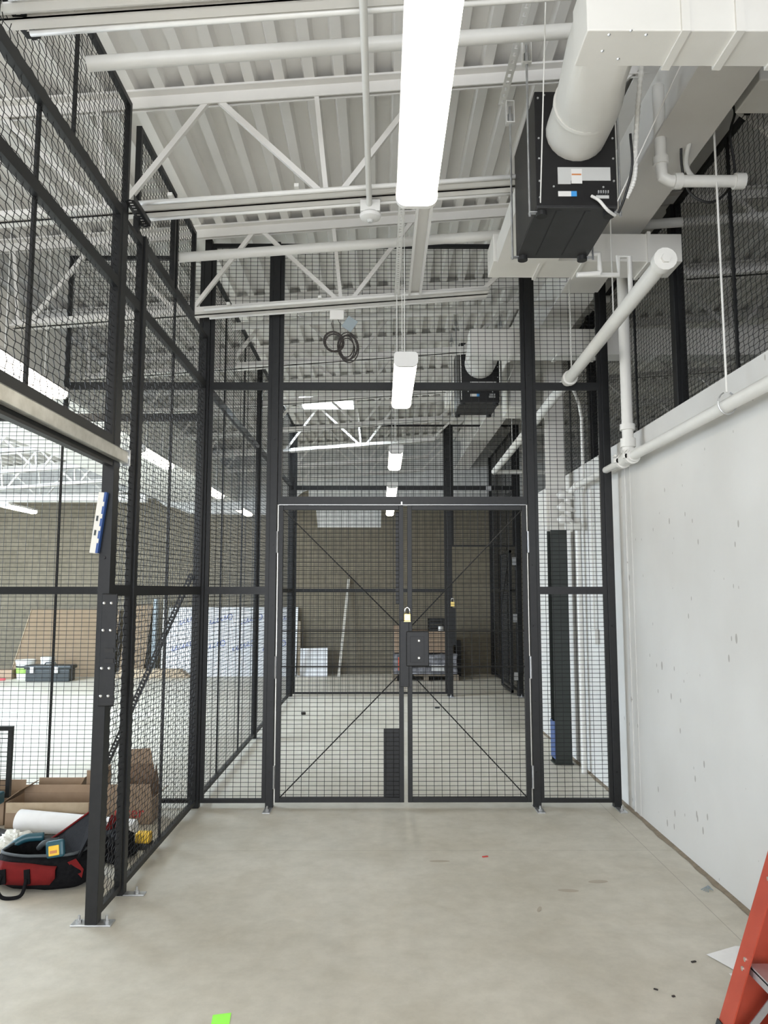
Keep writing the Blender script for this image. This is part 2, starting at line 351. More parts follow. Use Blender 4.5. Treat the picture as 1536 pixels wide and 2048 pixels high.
# ------------------------------------------------------------------ open-web roof joists
ordn = ['second joist behind the camera', 'joist just behind the camera', 'first joist, chord at the top of the photo', 'second joist overhead, in front of the gate wall',
        'third joist, just in front of the gate wall', 'fourth joist, first one seen through the gate wall mesh', 'fifth joist, second one seen through the gate wall mesh',
        'sixth joist, just before the skylight', 'seventh joist, just behind the skylight', 'second to last joist before the back wall', 'last joist, nearest the back wall']
JY = [-1.7, -.3, 2.50, 3.90, 5.42, 6.80, 8.20, 9.60, 11.0, 12.4, 13.8]
def joist(y, i):
    t = thing('roof_joist', 'white open-web steel roof joist, ' + ordn[i], 'roof joist', (0, y, 4.4), 'roof joists')
    X0, X1 = -9.9, 9.9
    def slab(mb, z0, z1, ya, yb, xa=X0, xb=X1):
        mb.add([(xa, ya, zdeck(xa) + z0), (xb, ya, zdeck(xb) + z0), (xb, yb, zdeck(xb) + z0), (xa, yb, zdeck(xa) + z0),
                (xa, ya, zdeck(xa) + z1), (xb, ya, zdeck(xb) + z1), (xb, yb, zdeck(xb) + z1), (xa, yb, zdeck(xa) + z1)],
               [(0, 3, 2, 1), (4, 5, 6, 7), (0, 1, 5, 4), (1, 2, 6, 5), (2, 3, 7, 6), (3, 0, 4, 7)])
    m = MB(); slab(m, -.012, 0, y - .068, y - .012); slab(m, -.012, 0, y + .012, y + .068)
    slab(m, -.075, 0, y - .020, y - .012); slab(m, -.075, 0, y + .012, y + .020); m.build('top_chord', M['white'], t)
    zb = -.67
    for xa, xb in ((X0, .80), (2.30, X1)):
        m = MB(); slab(m, zb, zb + .008, y - .062, y - .012, xa, xb); slab(m, zb, zb + .008, y + .012, y + .062, xa, xb)
        slab(m, zb, zb + .055, y - .020, y - .012, xa, xb); slab(m, zb, zb + .055, y + .012, y + .020, xa, xb); m.build('bottom_chord', M['white'], t)
    for xa, xb in ((.76, 1.40), (2.34, 1.68)):
        MB().rod((xa, y, zdeck(xa) + zb + .03), (xb, y, zdeck(xb) - .05), .026, .030).build('web', M['white'], t)
    k = -8
    while k < 8:
        xb_ = -.27 + 1.2 * k
        def P(xx, top): return (xx, y, zdeck(xx) + (-.05 if top else zb + .03))
        for xt in (xb_ - .66, xb_ + .54):
            if X0 < xt < X1 and X0 < xb_ < X1 and not (.80 < xb_ < 2.3) and not (.80 < xt < 2.3 and .80 < xb_ < 2.3):
                s = 1 if xt > xb_ else -1
                MB().rod(P(xb_ + .05 * s, 0), P(xt - .03 * s, 1), .026, .030).build('web', M['white'], t)
        if not .80 < xb_ < 2.3: MB().rod(P(xb_ - .03, 0), P(xb_ - .09, 1), .026, .026).build('web', M['white'], t)
        k += 1
    return t
for i, y in enumerate(JY): joist(y, i)

# girder in depth carrying the joists, and its column
t = thing('roof_girder', 'white wide-flange steel girder running away from the camera above the right wall', 'girder', (1.52, 5, 3.9))
MB().box(1.40, 1.68, -5.9, 14.2, 3.86, 3.875).box(1.533, 1.547, -5.9, 14.2, 3.875, 4.42).box(1.42, 1.66, -5.9, 14.2, 4.42, 4.43).build('beam', M['white'], t)
t = thing('steel_column', 'square steel column beyond the gate, white on top and dark green below', 'column', (1.65, 7.0, 0))
def hsec(mb, z0, z1): mb.box(1.575, 1.725, 6.94, 6.952, z0, z1).box(1.575, 1.725, 7.09, 7.102, z0, z1).box(1.643, 1.657, 6.952, 7.09, z0, z1); return mb
hsec(MB(), 2.12, 3.86).build('upper_shaft', M['white'], t, label='white painted upper shaft')
hsec(MB(), 0.012, 2.12).build('lower_shaft', M['columndark'], t, label='dark green lower shaft')
MB().box(1.565, 1.735, 6.93, 7.112, 0, .012).build('base_plate', M['columndark'], t)
MB().box(1.569, 1.5745, 6.938, 7.104, .05, .38).build('masking_tape', M['bluetape'], t, label='blue masking tape on the edge')

# ------------------------------------------------------------------ wire mesh panels
SU, SZ = .0552, .0311
def mapper(axis, c):
    if axis == 'Y': return lambda u, n, z: (u, c + n, z)      # panel lies in a plane Y = c
    return lambda u, n, z: (c + n, u, z)                      # panel lies in a plane X = c
def lbox(mb, mp, u0, u1, n0, n1, z0, z1):
    vs = [mp(u, n, z) for z in (z0, z1) for u, n in ((u0, n0), (u1, n0), (u1, n1), (u0, n1))]
    mb.add(vs, [(0, 3, 2, 1), (4, 5, 6, 7), (0, 1, 5, 4), (1, 2, 6, 5), (2, 3, 7, 6), (3, 0, 4, 7)])
def wires(mb, mp, u0, u1, z0, z1, crimp=False, r=.0018, hole=None):
    def wire(path):                                            # path of (u, n, z), diamond section
        o = []; vert = abs(path[0][2] - path[-1][2]) > abs(path[0][0] - path[-1][0])
        for (u, n, z) in path:
            if vert: o += [mp(u - r, n, z), mp(u, n - r, z), mp(u + r, n, z), mp(u, n + r, z)]
            else: o += [mp(u, n, z - r), mp(u, n - r, z), mp(u, n, z + r), mp(u, n + r, z)]
        fs = []
        for i in range(len(path) - 1):
            for k in range(4): fs.append((i * 4 + k, i * 4 + (k + 1) % 4, i * 4 + 4 + (k + 1) % 4, i * 4 + 4 + k))
        mb.add(o, fs)
    nu = max(1, round((u1 - u0) / SU)); nz = max(1, round((z1 - z0) / SZ)); du = (u1 - u0) / nu; dz = (z1 - z0) / nz
    def cut(lo, hi, a, b_): return [(lo, hi)] if a is None else [(p, q) for p, q in ((lo, a), (b_, hi)) if q - p > .01]
    for i in range(1, nu):
        u = u0 + i * du
        segs = [(z0, z1)]
        if hole and hole[0] < u < hole[1]: segs = cut(z0, z1, hole[2], hole[3])
        for a, e in segs:
            if crimp:
                k0 = round((a - z0) / dz); k1 = round((e - z0) / dz)
                wire([(u, (.0036 if (k + i) % 2 else -.0036), z0 + k * dz) for k in range(k0, k1 + 1)])
            else: wire([(u, .0018, a), (u, .0018, e)])
    for k in range(1, nz):
        z = z0 + k * dz
        segs = [(u0, u1)]
        if hole and hole[2] < z < hole[3]: segs = cut(u0, u1, hole[0], hole[1])
        for a, e in segs:
            if crimp:
                i0 = round((a - u0) / du); i1 = round((e - u0) / du)
                wire([(u0 + i * du, (-.0036 if (k + i) % 2 else .0036), z) for i in range(i0, i1 + 1)])
            else: wire([(a, -.0018, z), (e, -.0018, z)])
FW, FD = .028, .030
def panel(label, axis, c, u0, u1, z0, z1, stiff=(), crimp=False, group='wire mesh panels', hole=None, m=None):
    mp = mapper(axis, c); um = (u0 + u1) / 2
    t = thing('mesh_panel', label, 'wire mesh panel', mp(um, 0, z0), group)
    f = MB()
    lbox(f, mp, u0, u0 + FW, -FD / 2, FD / 2, z0, z1); lbox(f, mp, u1 - FW, u1, -FD / 2, FD / 2, z0, z1)
    lbox(f, mp, u0 + FW, u1 - FW, -FD / 2, FD / 2, z0, z0 + FW); lbox(f, mp, u0 + FW, u1 - FW, -FD / 2, FD / 2, z1 - FW, z1)
    f.build('frame', M['black'], t)
    wm = MB(); wires(wm, mp, u0 + FW * .6, u1 - FW * .6, z0 + FW * .6, z1 - FW * .6, crimp, hole=hole); wm.build('wire_mesh', M['blackmesh'], t)
    for s in stiff:
        q = MB(); lbox(q, mp, s - .011, s + .011, -.018, -.006, z0 + FW, z1 - FW) if axis == 'X' else lbox(q, mp, s - .008, s + .008, .004, .016, z0 + FW, z1 - FW)
        q.build('stiffener', M['black'], t)
    return t
def post(label, x, y, z1, w=.055, plate='front', z0=0, group='square steel partition posts', bolts=()):
    t = thing('partition_post', label, 'post', (x, y, z0), group)
    MB().box(x - w / 2, x + w / 2, y - w / 2, y + w / 2, z0, z1).build('shaft', M['black'], t, bevel=.003)
    if plate:
        d = {'front': (x - w / 2, x + w / 2, y - .16, y + .05), 'right': (x - .05, x + .13, y - w / 2, y + w / 2), 'both': (x - .095, x + .095, y - .035, y + .035)}[plate]
        bp = MB().box(*d, z0, z0 + .008).build('base_plate', M['zinc'], t, bevel=.002)
        cs = {'front': [(x, y - .11)], 'right': [(x + .085, y)], 'both': [(x - .065, y), (x + .065, y)]}[plate]
        for cx, cy in cs:
            q = MB().cyl((cx, cy, z0 + .008), (cx, cy, z0 + .020), .014, 6); q.cyl((cx, cy, z0 + .02), (cx, cy, z0 + .040), .006, 8); q.build('anchor_bolt', M['zinc'], bp)
    for (bx, by, bz) in bolts:
        MB().cyl((bx, by, bz), (bx + (.008 if bx > x else 0), by - (.008 if by < y - .01 else 0), bz), .007, 8).build('bolt', M['black'], t)
    return t
R1, R2, R3, TOP = 1.56, 3.115, 3.50, 4.13
YG = 5.617            # gate wall plane
XL = -1.345           # left partition plane
gw = [(-1.31, -.835, 'left of the gate, between the corner post and the gate post', ()), (1.155, 1.685, 'right of the gate, against the concrete wall', ())]
post('black corner post where the left partition meets the gate wall', -1.34, YG, 4.28, plate=None)
post('black gate post carrying the left gate leaf', -.807, YG, 4.26, plate='front', bolts=[(-.807, YG - .028, z) for z in (.25, .75, 1.45, 1.9, 2.7, 3.3)])
post('black gate post carrying the right gate leaf', 1.131, YG, 4.26, plate='front', bolts=[(1.131, YG - .028, z) for z in (.25, .75, 1.3, 1.75, 2.7, 3.2)])
post('black end post of the gate wall beside the concrete wall', 1.712, YG, 4.26, plate='front', bolts=[(1.712, YG - .028, z) for z in (.25, .75, 1.3, 1.75, 2.5, 2.9)])
for u0, u1, wh, st in gw:
    panel('lowest wire mesh panel ' + wh, 'Y', YG, u0, u1, .035, R1, st)
    if u0 > 0:
        panel('middle wire mesh panel ' + wh, 'Y', YG, u0, u1, R1, R2, st, hole=None)
    else: panel('middle wire mesh panel ' + wh, 'Y', YG, u0, u1, R1, R2, st)
    panel('top wire mesh panel ' + wh, 'Y', YG, u0, u1, R2, 4.25, st)
panel('wide wire mesh transom panel directly above the double gate', 'Y', YG, -.777, 1.101, 2.235, R2)
panel('wide top wire mesh panel high above the double gate, crossed by a joist', 'Y', YG, -.777, 1.101, R2, 4.25)
# gate wall going on to the left behind the partition
panel('lowest wire mesh panel of the gate wall behind the cardboard boxes', 'Y', YG, -4.0, -1.372, .035, R1, (-2.42,))
panel('gate wall mesh panel seen under the galvanized track', 'Y', YG, -4.0, -1.372, R1, 2.87, (-2.42,))
panel('narrow upper wire mesh strip of the gate wall behind the left partition', 'Y', YG, -2.42, -1.372, 2.87, R2, ())
panel('topmost wire mesh panel of the gate wall behind the left partition', 'Y', YG, -2.42, -1.372, R2, 4.15, (-1.9,))
# left partition, in front of the gate wall
post('black near post at the sliding door opening, plate on the floor each side', XL - .01, 3.715, R3 + .02, w=.058, plate='both', bolts=[(XL - .01, 3.715 - .029, 1.72)])
post('black post 30 cm behind the near opening post', XL, 4.058, R3 + .04, w=.050, plate='right')
P_ = 'of the left partition'
for z0, z1, nm in ((.035, R1, 'lowest'), (R1, R2, 'middle'), (R2, R3, 'upper')):
    panel(nm + ' narrow wire mesh panel between the two near posts ' + P_, 'X', XL, 3.745, 4.032, z0, z1, (), True)
for z0, z1, nm in ((.035, R1, 'lowest'), (R1, R2, 'middle'), (R2, R3, 'slim upper')):
    panel(nm + ' wire mesh panel ' + P_ + ' next to the gate wall', 'X', XL, 4.084, 5.587, z0, z1, (4.78,), True)
panel('wire mesh panel above the galvanized door track, left edge of the photo', 'X', XL, 2.0, 3.686, 2.300, R2, (2.80,), True)
panel('slim wire mesh panel above the door track, second tier', 'X', XL, 2.0, 3.686, R2, R3, (2.80,), True)
panel('topmost wire mesh panel ' + P_ + ' ending before the second joist', 'X', XL, 2.40, 3.77, R3, TOP + .02, (3.12,), True)
panel('topmost wire mesh panel ' + P_ + ' just behind the second roof joist', 'X', XL, 3.93, 4.66, R3, TOP, (), True)
panel('topmost wire mesh panel ' + P_ + ' next to the corner post', 'X', XL, 4.70, 5.18, R3, TOP, (), True)
# left partition beyond the gate wall
for i, (a, e) in enumerate(((5.65, 8.12), (8.18, 11.32))):
    wh = ('just beyond the gate wall', 'at the far end before the cross partition')[i]
    st = (6.38, 7.30) if i == 0 else (9.2, 10.2)
    for z0, z1, nm in ((.035, R1, 'lowest'), (R1, R2, 'middle'), (R2, 4.1, 'top')):
        panel(nm + ' wire mesh panel of the left partition ' + wh, 'X', XL, a, e, z0, z1, st)
post('black middle post of the left partition beyond the gate wall', XL, 8.15, 4.1, plate='right')
# far cross partition with a door
YF = 11.35
post('black post at the left end of the far cross partition', -1.36, YF, 4.1, w=.09, plate=None)
post('black post at the latch side of the far open door', 1.03, YF, 4.1, w=.085, plate='front')
post('black post at the hinge side of the far open door', 2.07, YF, 4.1, w=.085, plate='front')
for z0, z1, nm in ((.035, R1, 'lowest'), (R1, R2, 'middle'), (R2, 4.1, 'top')):
    panel(nm + ' wide wire mesh panel of the far cross partition', 'Y', YF, -1.31, .985, z0, z1)
for z0, z1, nm in ((2.22, R2, 'lower'), (R2, 4.1, 'upper')):
    panel(nm + ' wire mesh panel above the far open door', 'Y', YF, 1.075, 2.025, z0, z1)
for z0, z1, nm in ((.035, R1, 'lowest'), (R1, R2, 'middle'), (R2, 4.1, 'top')):
    panel(nm + ' wire mesh panel of the side partition behind the far open door', 'X', 2.09, YF + .05, 14.2, z0, z1, (12.4, 13.3))
post('black post of the far side partition at the back wall', 2.09, 14.235, 4.1, plate=None)

# fence standing on the right wall
XF = 2.02
for y, nm in ((3.0, 'nearest post'), (4.93, 'post in front of the gate wall'), (7.02, 'post just beyond the gate wall'), (8.5, 'farthest post')):
    post(f'black {nm} of the fence standing on the concrete wall', XF, y, 4.2, w=.075, plate='front' if 0 else None, z0=2.673)
for a, e, st, nm in ((3.04, 4.89, 4.1, 'nearest'), (4.97, 6.98, 5.75, 'second'), (7.06, 8.46, 7.8, 'farthest')):
    for z0, z1 in ((2.68, 4.2),):
        panel(f'{nm} tall wire mesh panel of the fence on top of the concrete wall', 'X', XF, a, e, z0, z1, (st,), True)

# ------------------------------------------------------------------ double gate
def gate_leaf(u0, u1, label, hinge_left):
    mp = mapper('Y', YG - .005); z0, z1 = .04, 2.195; W_ = .034
    t = thing('gate_leaf', label, 'gate', ((u0 + u1) / 2, YG, 0))
    f = MB()
    lbox(f, mp, u0, u0 + W_, -.018, .018, z0, z1); lbox(f, mp, u1 - W_, u1, -.018, .018, z0, z1)
    lbox(f, mp, u0 + W_, u1 - W_, -.018, .018, z0, z0 + W_); lbox(f, mp, u0 + W_, u1 - W_, -.018, .018, z1 - W_, z1)
    f.build('frame', M['black'], t, bevel=.002)
    wm = MB(); wires(wm, mp, u0 + .02, u1 - .02, z0 + .02, z1 - .02); wm.build('wire_mesh', M['blackmesh'], t)
    inner, outer = (u1 - .03, u0 + .03) if hinge_left else (u0 + .03, u1 - .03)
    for zi, zo in ((1.30, 2.165), (.95, .07)):
        MB().cyl((inner, YG - .018, zi), (outer, YG - .018, zo), .0048, 6).build('brace_rod', M['black'], t)
    for z in (1.262, 1.005):
        MB().cyl((u0 + .03, YG - .02, z), (u1 - .03, YG - .02, z), .0048, 6).build('cross_rod', M['black'], t)
    hx = u0 - .008 if hinge_left else u1 + .008
    for z in (1.92, 1.00, .22):
        h = MB().box(hx - .006, hx + .006, YG - .035, YG - .010, z - .08, z + .08); h.cyl((hx, YG - .038, z - .08), (hx, YG - .038, z + .08), .007, 8)
        h.build('hinge', M['zinc'], t)
    return t
gl = gate_leaf(-.765, .168, 'left leaf of the black double mesh gate, dark plate at its lower inner corner', True)
gr = gate_leaf(.196, 1.090, 'right leaf of the black double mesh gate, carrying the lock box', False)
MB().box(.02, .136, YG - .002, YG + .006, .072, .555).build('kick_plate', M['black'], gl, label='dark solid plate behind the mesh')
MB().box(.110, .165, YG + .018, YG + .03, 1.46, 2.15).build('latch_cover', M['black'], gl)
k = MB().box(.185, .352, YG - .060, YG - .024, 1.01, 1.262).build('lock_box', M['black'], gr, bevel=.006)
MB().box(.215, .315, YG - .064, YG - .060, 1.04, 1.225).build('cover_plate', M['black'], k, bevel=.001)
for z in (1.195, 1.07):
    MB().tube([(.277, YG - .064, z), (.277, YG - .070, z), (.277, YG - .074, z)], [.010, .010, .004], 12).build('bolt', M['chrome'], k)
MB().box(.140, .205, YG - .050, YG - .024, .86, 1.34).build('latch_bar', M['black'], gl, bevel=.003)
# gate frame strips
t = thing('gate_header', 'black header bar above the double gate with pale edge line', 'gate header', (.16, YG, 2.2))
MB().box(-.777, 1.101, YG - .022, YG + .02, 2.206, 2.236).build('bar', M['black'], t)
MB().box(-.765, 1.09, YG - .021, YG - .015, 2.199, 2.202).build('edge_line', M['zinc'], t, label='thin bright metal edge')
MB().box(.150, .160, YG - .03, YG - .022, 2.20, 2.222).build('stop', M['zinc'], t)
for x, s in ((-.772, 'left'), (1.096, 'right')):
    tag(MB().box(x - .003, x + .003, YG - .010, YG - .002, .02, 2.2).build('jamb_strip', M['galv']), f'thin pale metal strip in the {s} hinge gap of the gate', 'jamb strip')
# padlocks
def padlock(x, y, z, label, s=1, pr=None):
    t = thing('padlock', label, 'padlock', (x, y, z))
    MB().box(x - .024 * s, x + .024 * s, y - .011 * s, y + .011 * s, z, z + .052 * s).build('body', M['brass'], t, bevel=.003)
    MB().box(x - .024 * s, x + .024 * s, y - .0115 * s, y + .0115 * s, z - .006 * s, z - .001).build('bottom_rim', M['brass'], t)
    pts = [(x - .017 * s, y, z + .05 * s), (x - .017 * s, y, z + .078 * s)] + [(x - .017 * s * math.cos(a), y, z + .078 * s + .019 * s * math.sin(a)) for a in [PI * i / 8 for i in range(1, 8)]] + [(x + .017 * s, y, z + .078 * s), (x + .017 * s, y, z + .05 * s)]
    MB().tube(pts, .0042 * s, 8).build('shackle', M['chrome'], t, smooth=True)
    return t
padlock(.193, YG - .065, 1.338, 'brass padlock with steel shackle hanging on the double gate')
padlock(1.07, YF - .06, 1.33, 'small brass padlock on the far door post', 1.15)
tag(MB().box(1.045, 1.115, YF - .055, YF - .044, .75, 1.30).build('lock_strike', M['black']), 'black strike plate on the far latch post, under the small padlock', 'strike plate')
# far open door leaf, swung away
t = thing('gate_leaf', 'far open mesh door swung away from the camera, beyond the cross partition', 'gate', (2.0, 11.9, 0))
mp = mapper('X', 1.965); f = MB(); y0, y1, z0, z1 = YF + .06, YF + 1.0, .04, 2.17
lbox(f, mp, y0, y0 + .035, -.018, .018, z0, z1); lbox(f, mp, y1 - .035, y1, -.018, .018, z0, z1)
lbox(f, mp, y0, y1, -.018, .018, z0, z0 + .035); lbox(f, mp, y0, y1, -.018, .018, z1 - .035, z1); lbox(f, mp, y0, y1, -.012, .012, 1.54, 1.57)
f.build('frame', M['black'], t)
wm = MB(); wires(wm, mp, y0, y1, z0, z1); wm.build('wire_mesh', M['blackmesh'], t)
MB().cyl((1.95, y0 + .03, 2.1), (1.95, y1 - .03, 1.2), .006, 6).build('brace_rod', M['black'], t)
for z in (2.0, 1.15, .30): MB().box(1.975, 2.03, YF - .07, YF - .044, z - .06, z + .06).build('hinge', M['zinc'], t)
tag(MB().box(1.60, 1.68, YF - .03, YF - .017, 3.07, 3.15).build('splice_plate', M['zinc']), 'small pale clamp plate on the rail above the far open door', 'clamp plate')

# ------------------------------------------------------------------ sliding door track, latch plate, level, brackets
t = thing('door_track', 'galvanized sliding door track running along the left partition', 'door track', (XL + .02, 2.9, 2.26))
prof = [(XL + .018, 2.205), (XL + .050, 2.205), (XL + .050, 2.262), (XL + .042, 2.270), (XL + .026, 2.270), (XL + .018, 2.262)]
MB().prism(prof, 3.80, 'Y', 1.6).build('rail', M['galv'], t, bevel=.002)
MB().box(XL + .018, XL + .056, 3.805, 3.815, 2.195, 2.278).build('end_bracket', M['zinc'], t)
MB().box(XL - .02, XL + .016, 1.6, 3.68, 2.175, 2.300).build('backing_channel', M['black'], t, label='black backing channel')
MB().tube([(XL + .045, 3.803, 2.24), (XL + .045, 3.797, 2.24)], .010, 6).build('bolt', M['chrome'], t)
t = thing('latch_keeper', 'tall black bolted keeper plate on the near post of the left partition', 'latch plate', (XL, 3.66, 1.01))
MB().box(XL - .008, XL + .07, 3.655, 3.668, 1.01, 1.545).build('plate', M['black'], t, bevel=.006)
for z in (1.215, 1.265): MB().box(XL + .02, XL + .064, 3.648, 3.655, z, z + .02).build('slot', M['rubber'], t)
for z in (1.06, 1.19, 1.37, 1.50):
    for dx in (.010, .045): MB().tube([(XL + dx, 3.655, z), (XL + dx, 3.649, z), (XL + dx, 3.646, z)], [.007, .007, .003], 8).build('bolt', M['chrome'], t)
t = thing('spirit_level', 'blue and cream torpedo level leaning on the near partition post', 'spirit level', (-1.39, 3.67, 1.74))
q = Matrix.Rotation(math.radians(6.5), 3, 'Y')
MB().obox((-1.385, 3.66, 1.89), (.030, .024, .30), q).build('body', M['creamlev'], t, bevel=.002)
MB().obox((-1.365, 3.66, 1.89), (.012, .026, .30), q).build('edge', M['bluelev'], t, label='blue edge')
for dz in (-.05, .02): MB().obox((-1.386 + dz * .11, 3.646, 1.89 + dz), (.008, .006, .026), q).build('vial', M['grayfab'], t)
for dz in (-.09, -.03, .03, .09): MB().obox((-1.366 + dz * .11, 3.645, 1.89 + dz), (.007, .006, .022), q).build('marking', M['creamlev'], t)
def perforated(p, q, wd, label, name='perforated_angle', m='black', cat='angle bracket', nrm=(0, 1, 0), pitch=.026):
    p, q = Vector(p), Vector(q); d = (q - p); L_ = d.length; d.normalize(); n_ = Vector(nrm); a = d.cross(n_).normalized()
    mb = MB(); n = int(L_ / pitch); th = .003; hw = wd / 2; s = wd * .18
    # ladder of strips with real square holes
    for sg in (-1, 1): mb.rod(p + a * sg * (hw - (hw - s) / 2), q + a * sg * (hw - (hw - s) / 2), hw - s, th, up=n_)
    for i in range(n + 1):
        c = p + d * (i * L_ / n); mb.rod(c - d * pitch * .26, c + d * pitch * .26, 2 * s, th, up=n_)
    mb.rod(p + a * hw + n_ * hw * .6, q + a * hw + n_ * hw * .6, .003, hw * 1.2, up=n_)
    return tag(mb.build(name, M[m]), label, cat)
perforated((-1.40, 5.56, 1.68), (-2.10, 5.56, .02), .036, 'long black slotted angle bracing the corner post diagonally to the floor', 'knee_brace', cat='brace')
perforated((XL + .04, 2.0, 3.62), (XL + .04, 2.62, 3.62), .05, 'black slotted angle at the upper left corner of the photo', nrm=(0, 0, 1))
perforated((XL + .04, 3.70, 3.57), (XL + .04, 3.98, 3.57), .05, 'short black slotted angle at the second joist gap of the partition', nrm=(0, 0, 1))

# ------------------------------------------------------------------ strip lights
def striplight(x, yfar, L_, label, z=2.90, cable=True, group='ceiling strip lights'):
    y0, y1 = yfar - L_, yfar
    t = thing('strip_light', label, 'strip light', (x, (y0 + y1) / 2, z), group)
    def sec(wd, z0, z1, rb, rt, n=6):
        P = []
        for cx, cz, r, a0 in ((wd / 2 - rb, z0 + rb, rb, -90), (wd / 2 - rt, z1 - rt, rt, 0), (-wd / 2 + rt, z1 - rt, rt, 90), (-wd / 2 + rb, z0 + rb, rb, 180)):
            for i in range(n + 1):
                a = math.radians(a0 + 90 * i / n); P.append((x + cx + r * math.cos(a), cz + r * math.sin(a)))
        return P
    MB().prism(sec(.138, z, z + .060, .034, .004), y1 - .02, 'Y', y0 + .02).build('lens', M['lens'], t, smooth='auto')
    MB().prism(sec(.142, z + .052, z + .088, .004, .02), y1 - .02, 'Y', y0 + .02).build('housing', M['white'], t, smooth='auto')
    for ya in (y0, y1 - .02): MB().prism(sec(.146, z - .001, z + .090, .036, .022), ya + .02, 'Y', ya).build('end_cap', M['stickerw'], t, smooth='auto')
    if cable:
        for yy in (y0 + .25, y1 - .25): MB().cyl((x, yy, z + .08), (x, yy, zdeck(x) - .02), .003, 6).build('hanger', M['whitepipe'], t)
    return t
LX = .15
for (x, yf, lab) in ((.125, 2.52, 'nearest blown-out strip light, overhead in the middle of the photo'), (LX, 5.46, 'strip light hanging just in front of the gate wall, second in the middle row'),
                     (LX, 8.34, 'third strip light of the middle row, beyond the gate wall'), (LX, 10.85, 'fourth strip light of the middle row, seen above the gate header'),
                     (LX + .01, 13.5, 'last strip light of the middle row, seen through the left gate leaf'), (LX, -.4, 'strip light of the middle row just behind the camera'), (LX, -3.3, 'rear strip light of the middle row'),
                     (-2.41, 5.5, 'strip light behind the left partition at the left edge, nearest of its row'), (-2.42, 8.45, 'second strip light of the row behind the left partition'),
                     (-2.42, 11.2, 'third strip light of the row behind the left partition'), (-2.46, 13.9, 'last strip light of the row behind the left partition, near the back wall'),
                     (-2.50, 2.5, 'strip light of the left room beside the camera'),
                     (-6.25, 13.45, 'strip light before the back wall at the far left, left of the spirit level'), (-6.25, 10.5, 'strip light of the far left row, middle'), (-6.25, 7.5, 'strip light of the far left row, nearer'), (-6.25, 3.5, 'strip light of the far left row, nearest')):
    striplight(x, yf, 1.07, lab, z=2.98 if (x, yf) == (-2.41, 5.5) else 2.93 if x < -1 else 2.90)

# ------------------------------------------------------------------ large duct over the left room
t = thing('overhead_duct', 'wide flat white duct running away above the left room', 'duct', (-3.4, 9, 3.2))
MB().box(-4.12, -2.74, 4.95, 14.25, 3.24, 3.75).build('duct_body', M['duct'], t, bevel=.01)
MB().box(-3.3, -2.95, 4.935, 4.95, 3.5, 3.56).build('grille', M['rubber'], t)
tag(MB().box(-9.9, -4.3, 13.6, 13.75, 3.17, 3.30).build('sprinkler_pipe', M['whitepipe']), 'long white horizontal duct in front of the back wall, far left', 'duct')
tag(MB().obox((-4.9, 9.9, 3.70), (.30, .02, .10), Matrix.Rotation(.2, 3, 'Y')).build('steel_clamp', M['redpaint']), 'small red tag hanging among the far left joists', 'red tag')

# ------------------------------------------------------------------ pipes crossing the bay
def pipe(name, pts, r, label, cat='pipe', m='whitepipe', n=14, couplings=(), group=None):
    if couplings:
        t = thing(name, label, cat, pts[0], group); MB().tube(pts, r, n).build('tube', M[m], t, smooth='auto')
        for (p, q) in couplings: MB().cyl(p, q, r * 1.35, n).build('coupling', M[m], t, smooth='auto')
        return t
    return tag(MB().tube(pts, r, n).build(name, M[m], smooth='auto'), label, cat, group)
def zs(z, x, x0): return z + SL * (x - x0)
pipe('cross_pipe', [(-1.31, 3.13, 3.90), (2.6, 3.13, 3.90 + SL * 3.9)], .032, 'white capped round pipe crossing the bay near the top of the photo')
pipe('cross_pipe', [(-1.36, 4.80, 3.765), (2.6, 4.80, 3.765 + SL * 3.9)], .033, 'white round pipe crossing below the second joist, in front of the gate wall')
pipe('cross_pipe', [(-1.30, 6.4, 3.87), (2.6, 6.4, 3.87 + SL * 3.9)], .032, 'white round pipe crossing just beyond the gate wall')
def conduits(y, x1, label, z0=3.615):
    t = thing('conduit_run', label, 'conduit', (-1.3, y, z0), 'conduits under the roof joists')
    for dy in (-.085, .085):
        MB().tube([(-1.30, y + dy, z0), (x1, y + dy, z0 + SL * (x1 + 1.3))], .013, 8).build('conduit', M['whitepipe'], t, smooth=True)
    for x in (-1.12, -.45): MB().box(x - .012, x + .012, y - .12, y + .115, zs(z0, x, -1.3) + .012, zs(z0, x, -1.3) + .03).build('strap', M['whitepipe'], t)
conduits(2.50, 1.1, 'pair of white conduits strapped under the first joist at the top of the photo')
conduits(3.90, .80, 'pair of white conduits strapped under the second joist, running to the round sensor')
conduits(5.42, .80, 'pair of white conduits under the third joist just before the gate wall')
pipe('depth_conduit', [(-.065, 2.4, 3.67), (-.065, 3.95, 3.67)], .015, 'white conduit running away from the camera to the round sensor')
t = thing('occupancy_sensor', 'round white ceiling sensor hanging under the second joist', 'sensor', (-.06, 3.95, 3.60))
MB().box(-.115, -.005, 3.92, 4.00, 3.635, 3.70).build('junction_box', M['whitepipe'], t, bevel=.004)
MB().tube([(-.06, 3.95, 3.635), (-.06, 3.95, 3.620), (-.06, 3.95, 3.605), (-.06, 3.95, 3.592)], [.045, .060, .055, .030], 20).build('dome', M['stickerw'], t, smooth='auto')
MB().tube([(-.06, 3.95, 3.592), (-.06, 3.95, 3.580)], [.018, .012], 14).build('lens', M['sticker'], t)
perforated((.115, 2.55, 3.72), (.115, 5.35, 3.72), .035, 'white slotted strut running from the nearest strip light to the gate wall', 'slotted_strut', 'whitepipe', 'strut', (0, 0, 1), .034)
tag(MB().box(.20, .215, 4.02, 5.33, 3.72, 3.755).box(.28, .295, 4.02, 5.33, 3.72, 3.755).box(.20, .295, 4.02, 5.33, 3.755, 3.761).build('channel_strut', M['white']), 'white wide channel beside the slotted strut above the gate', 'channel')
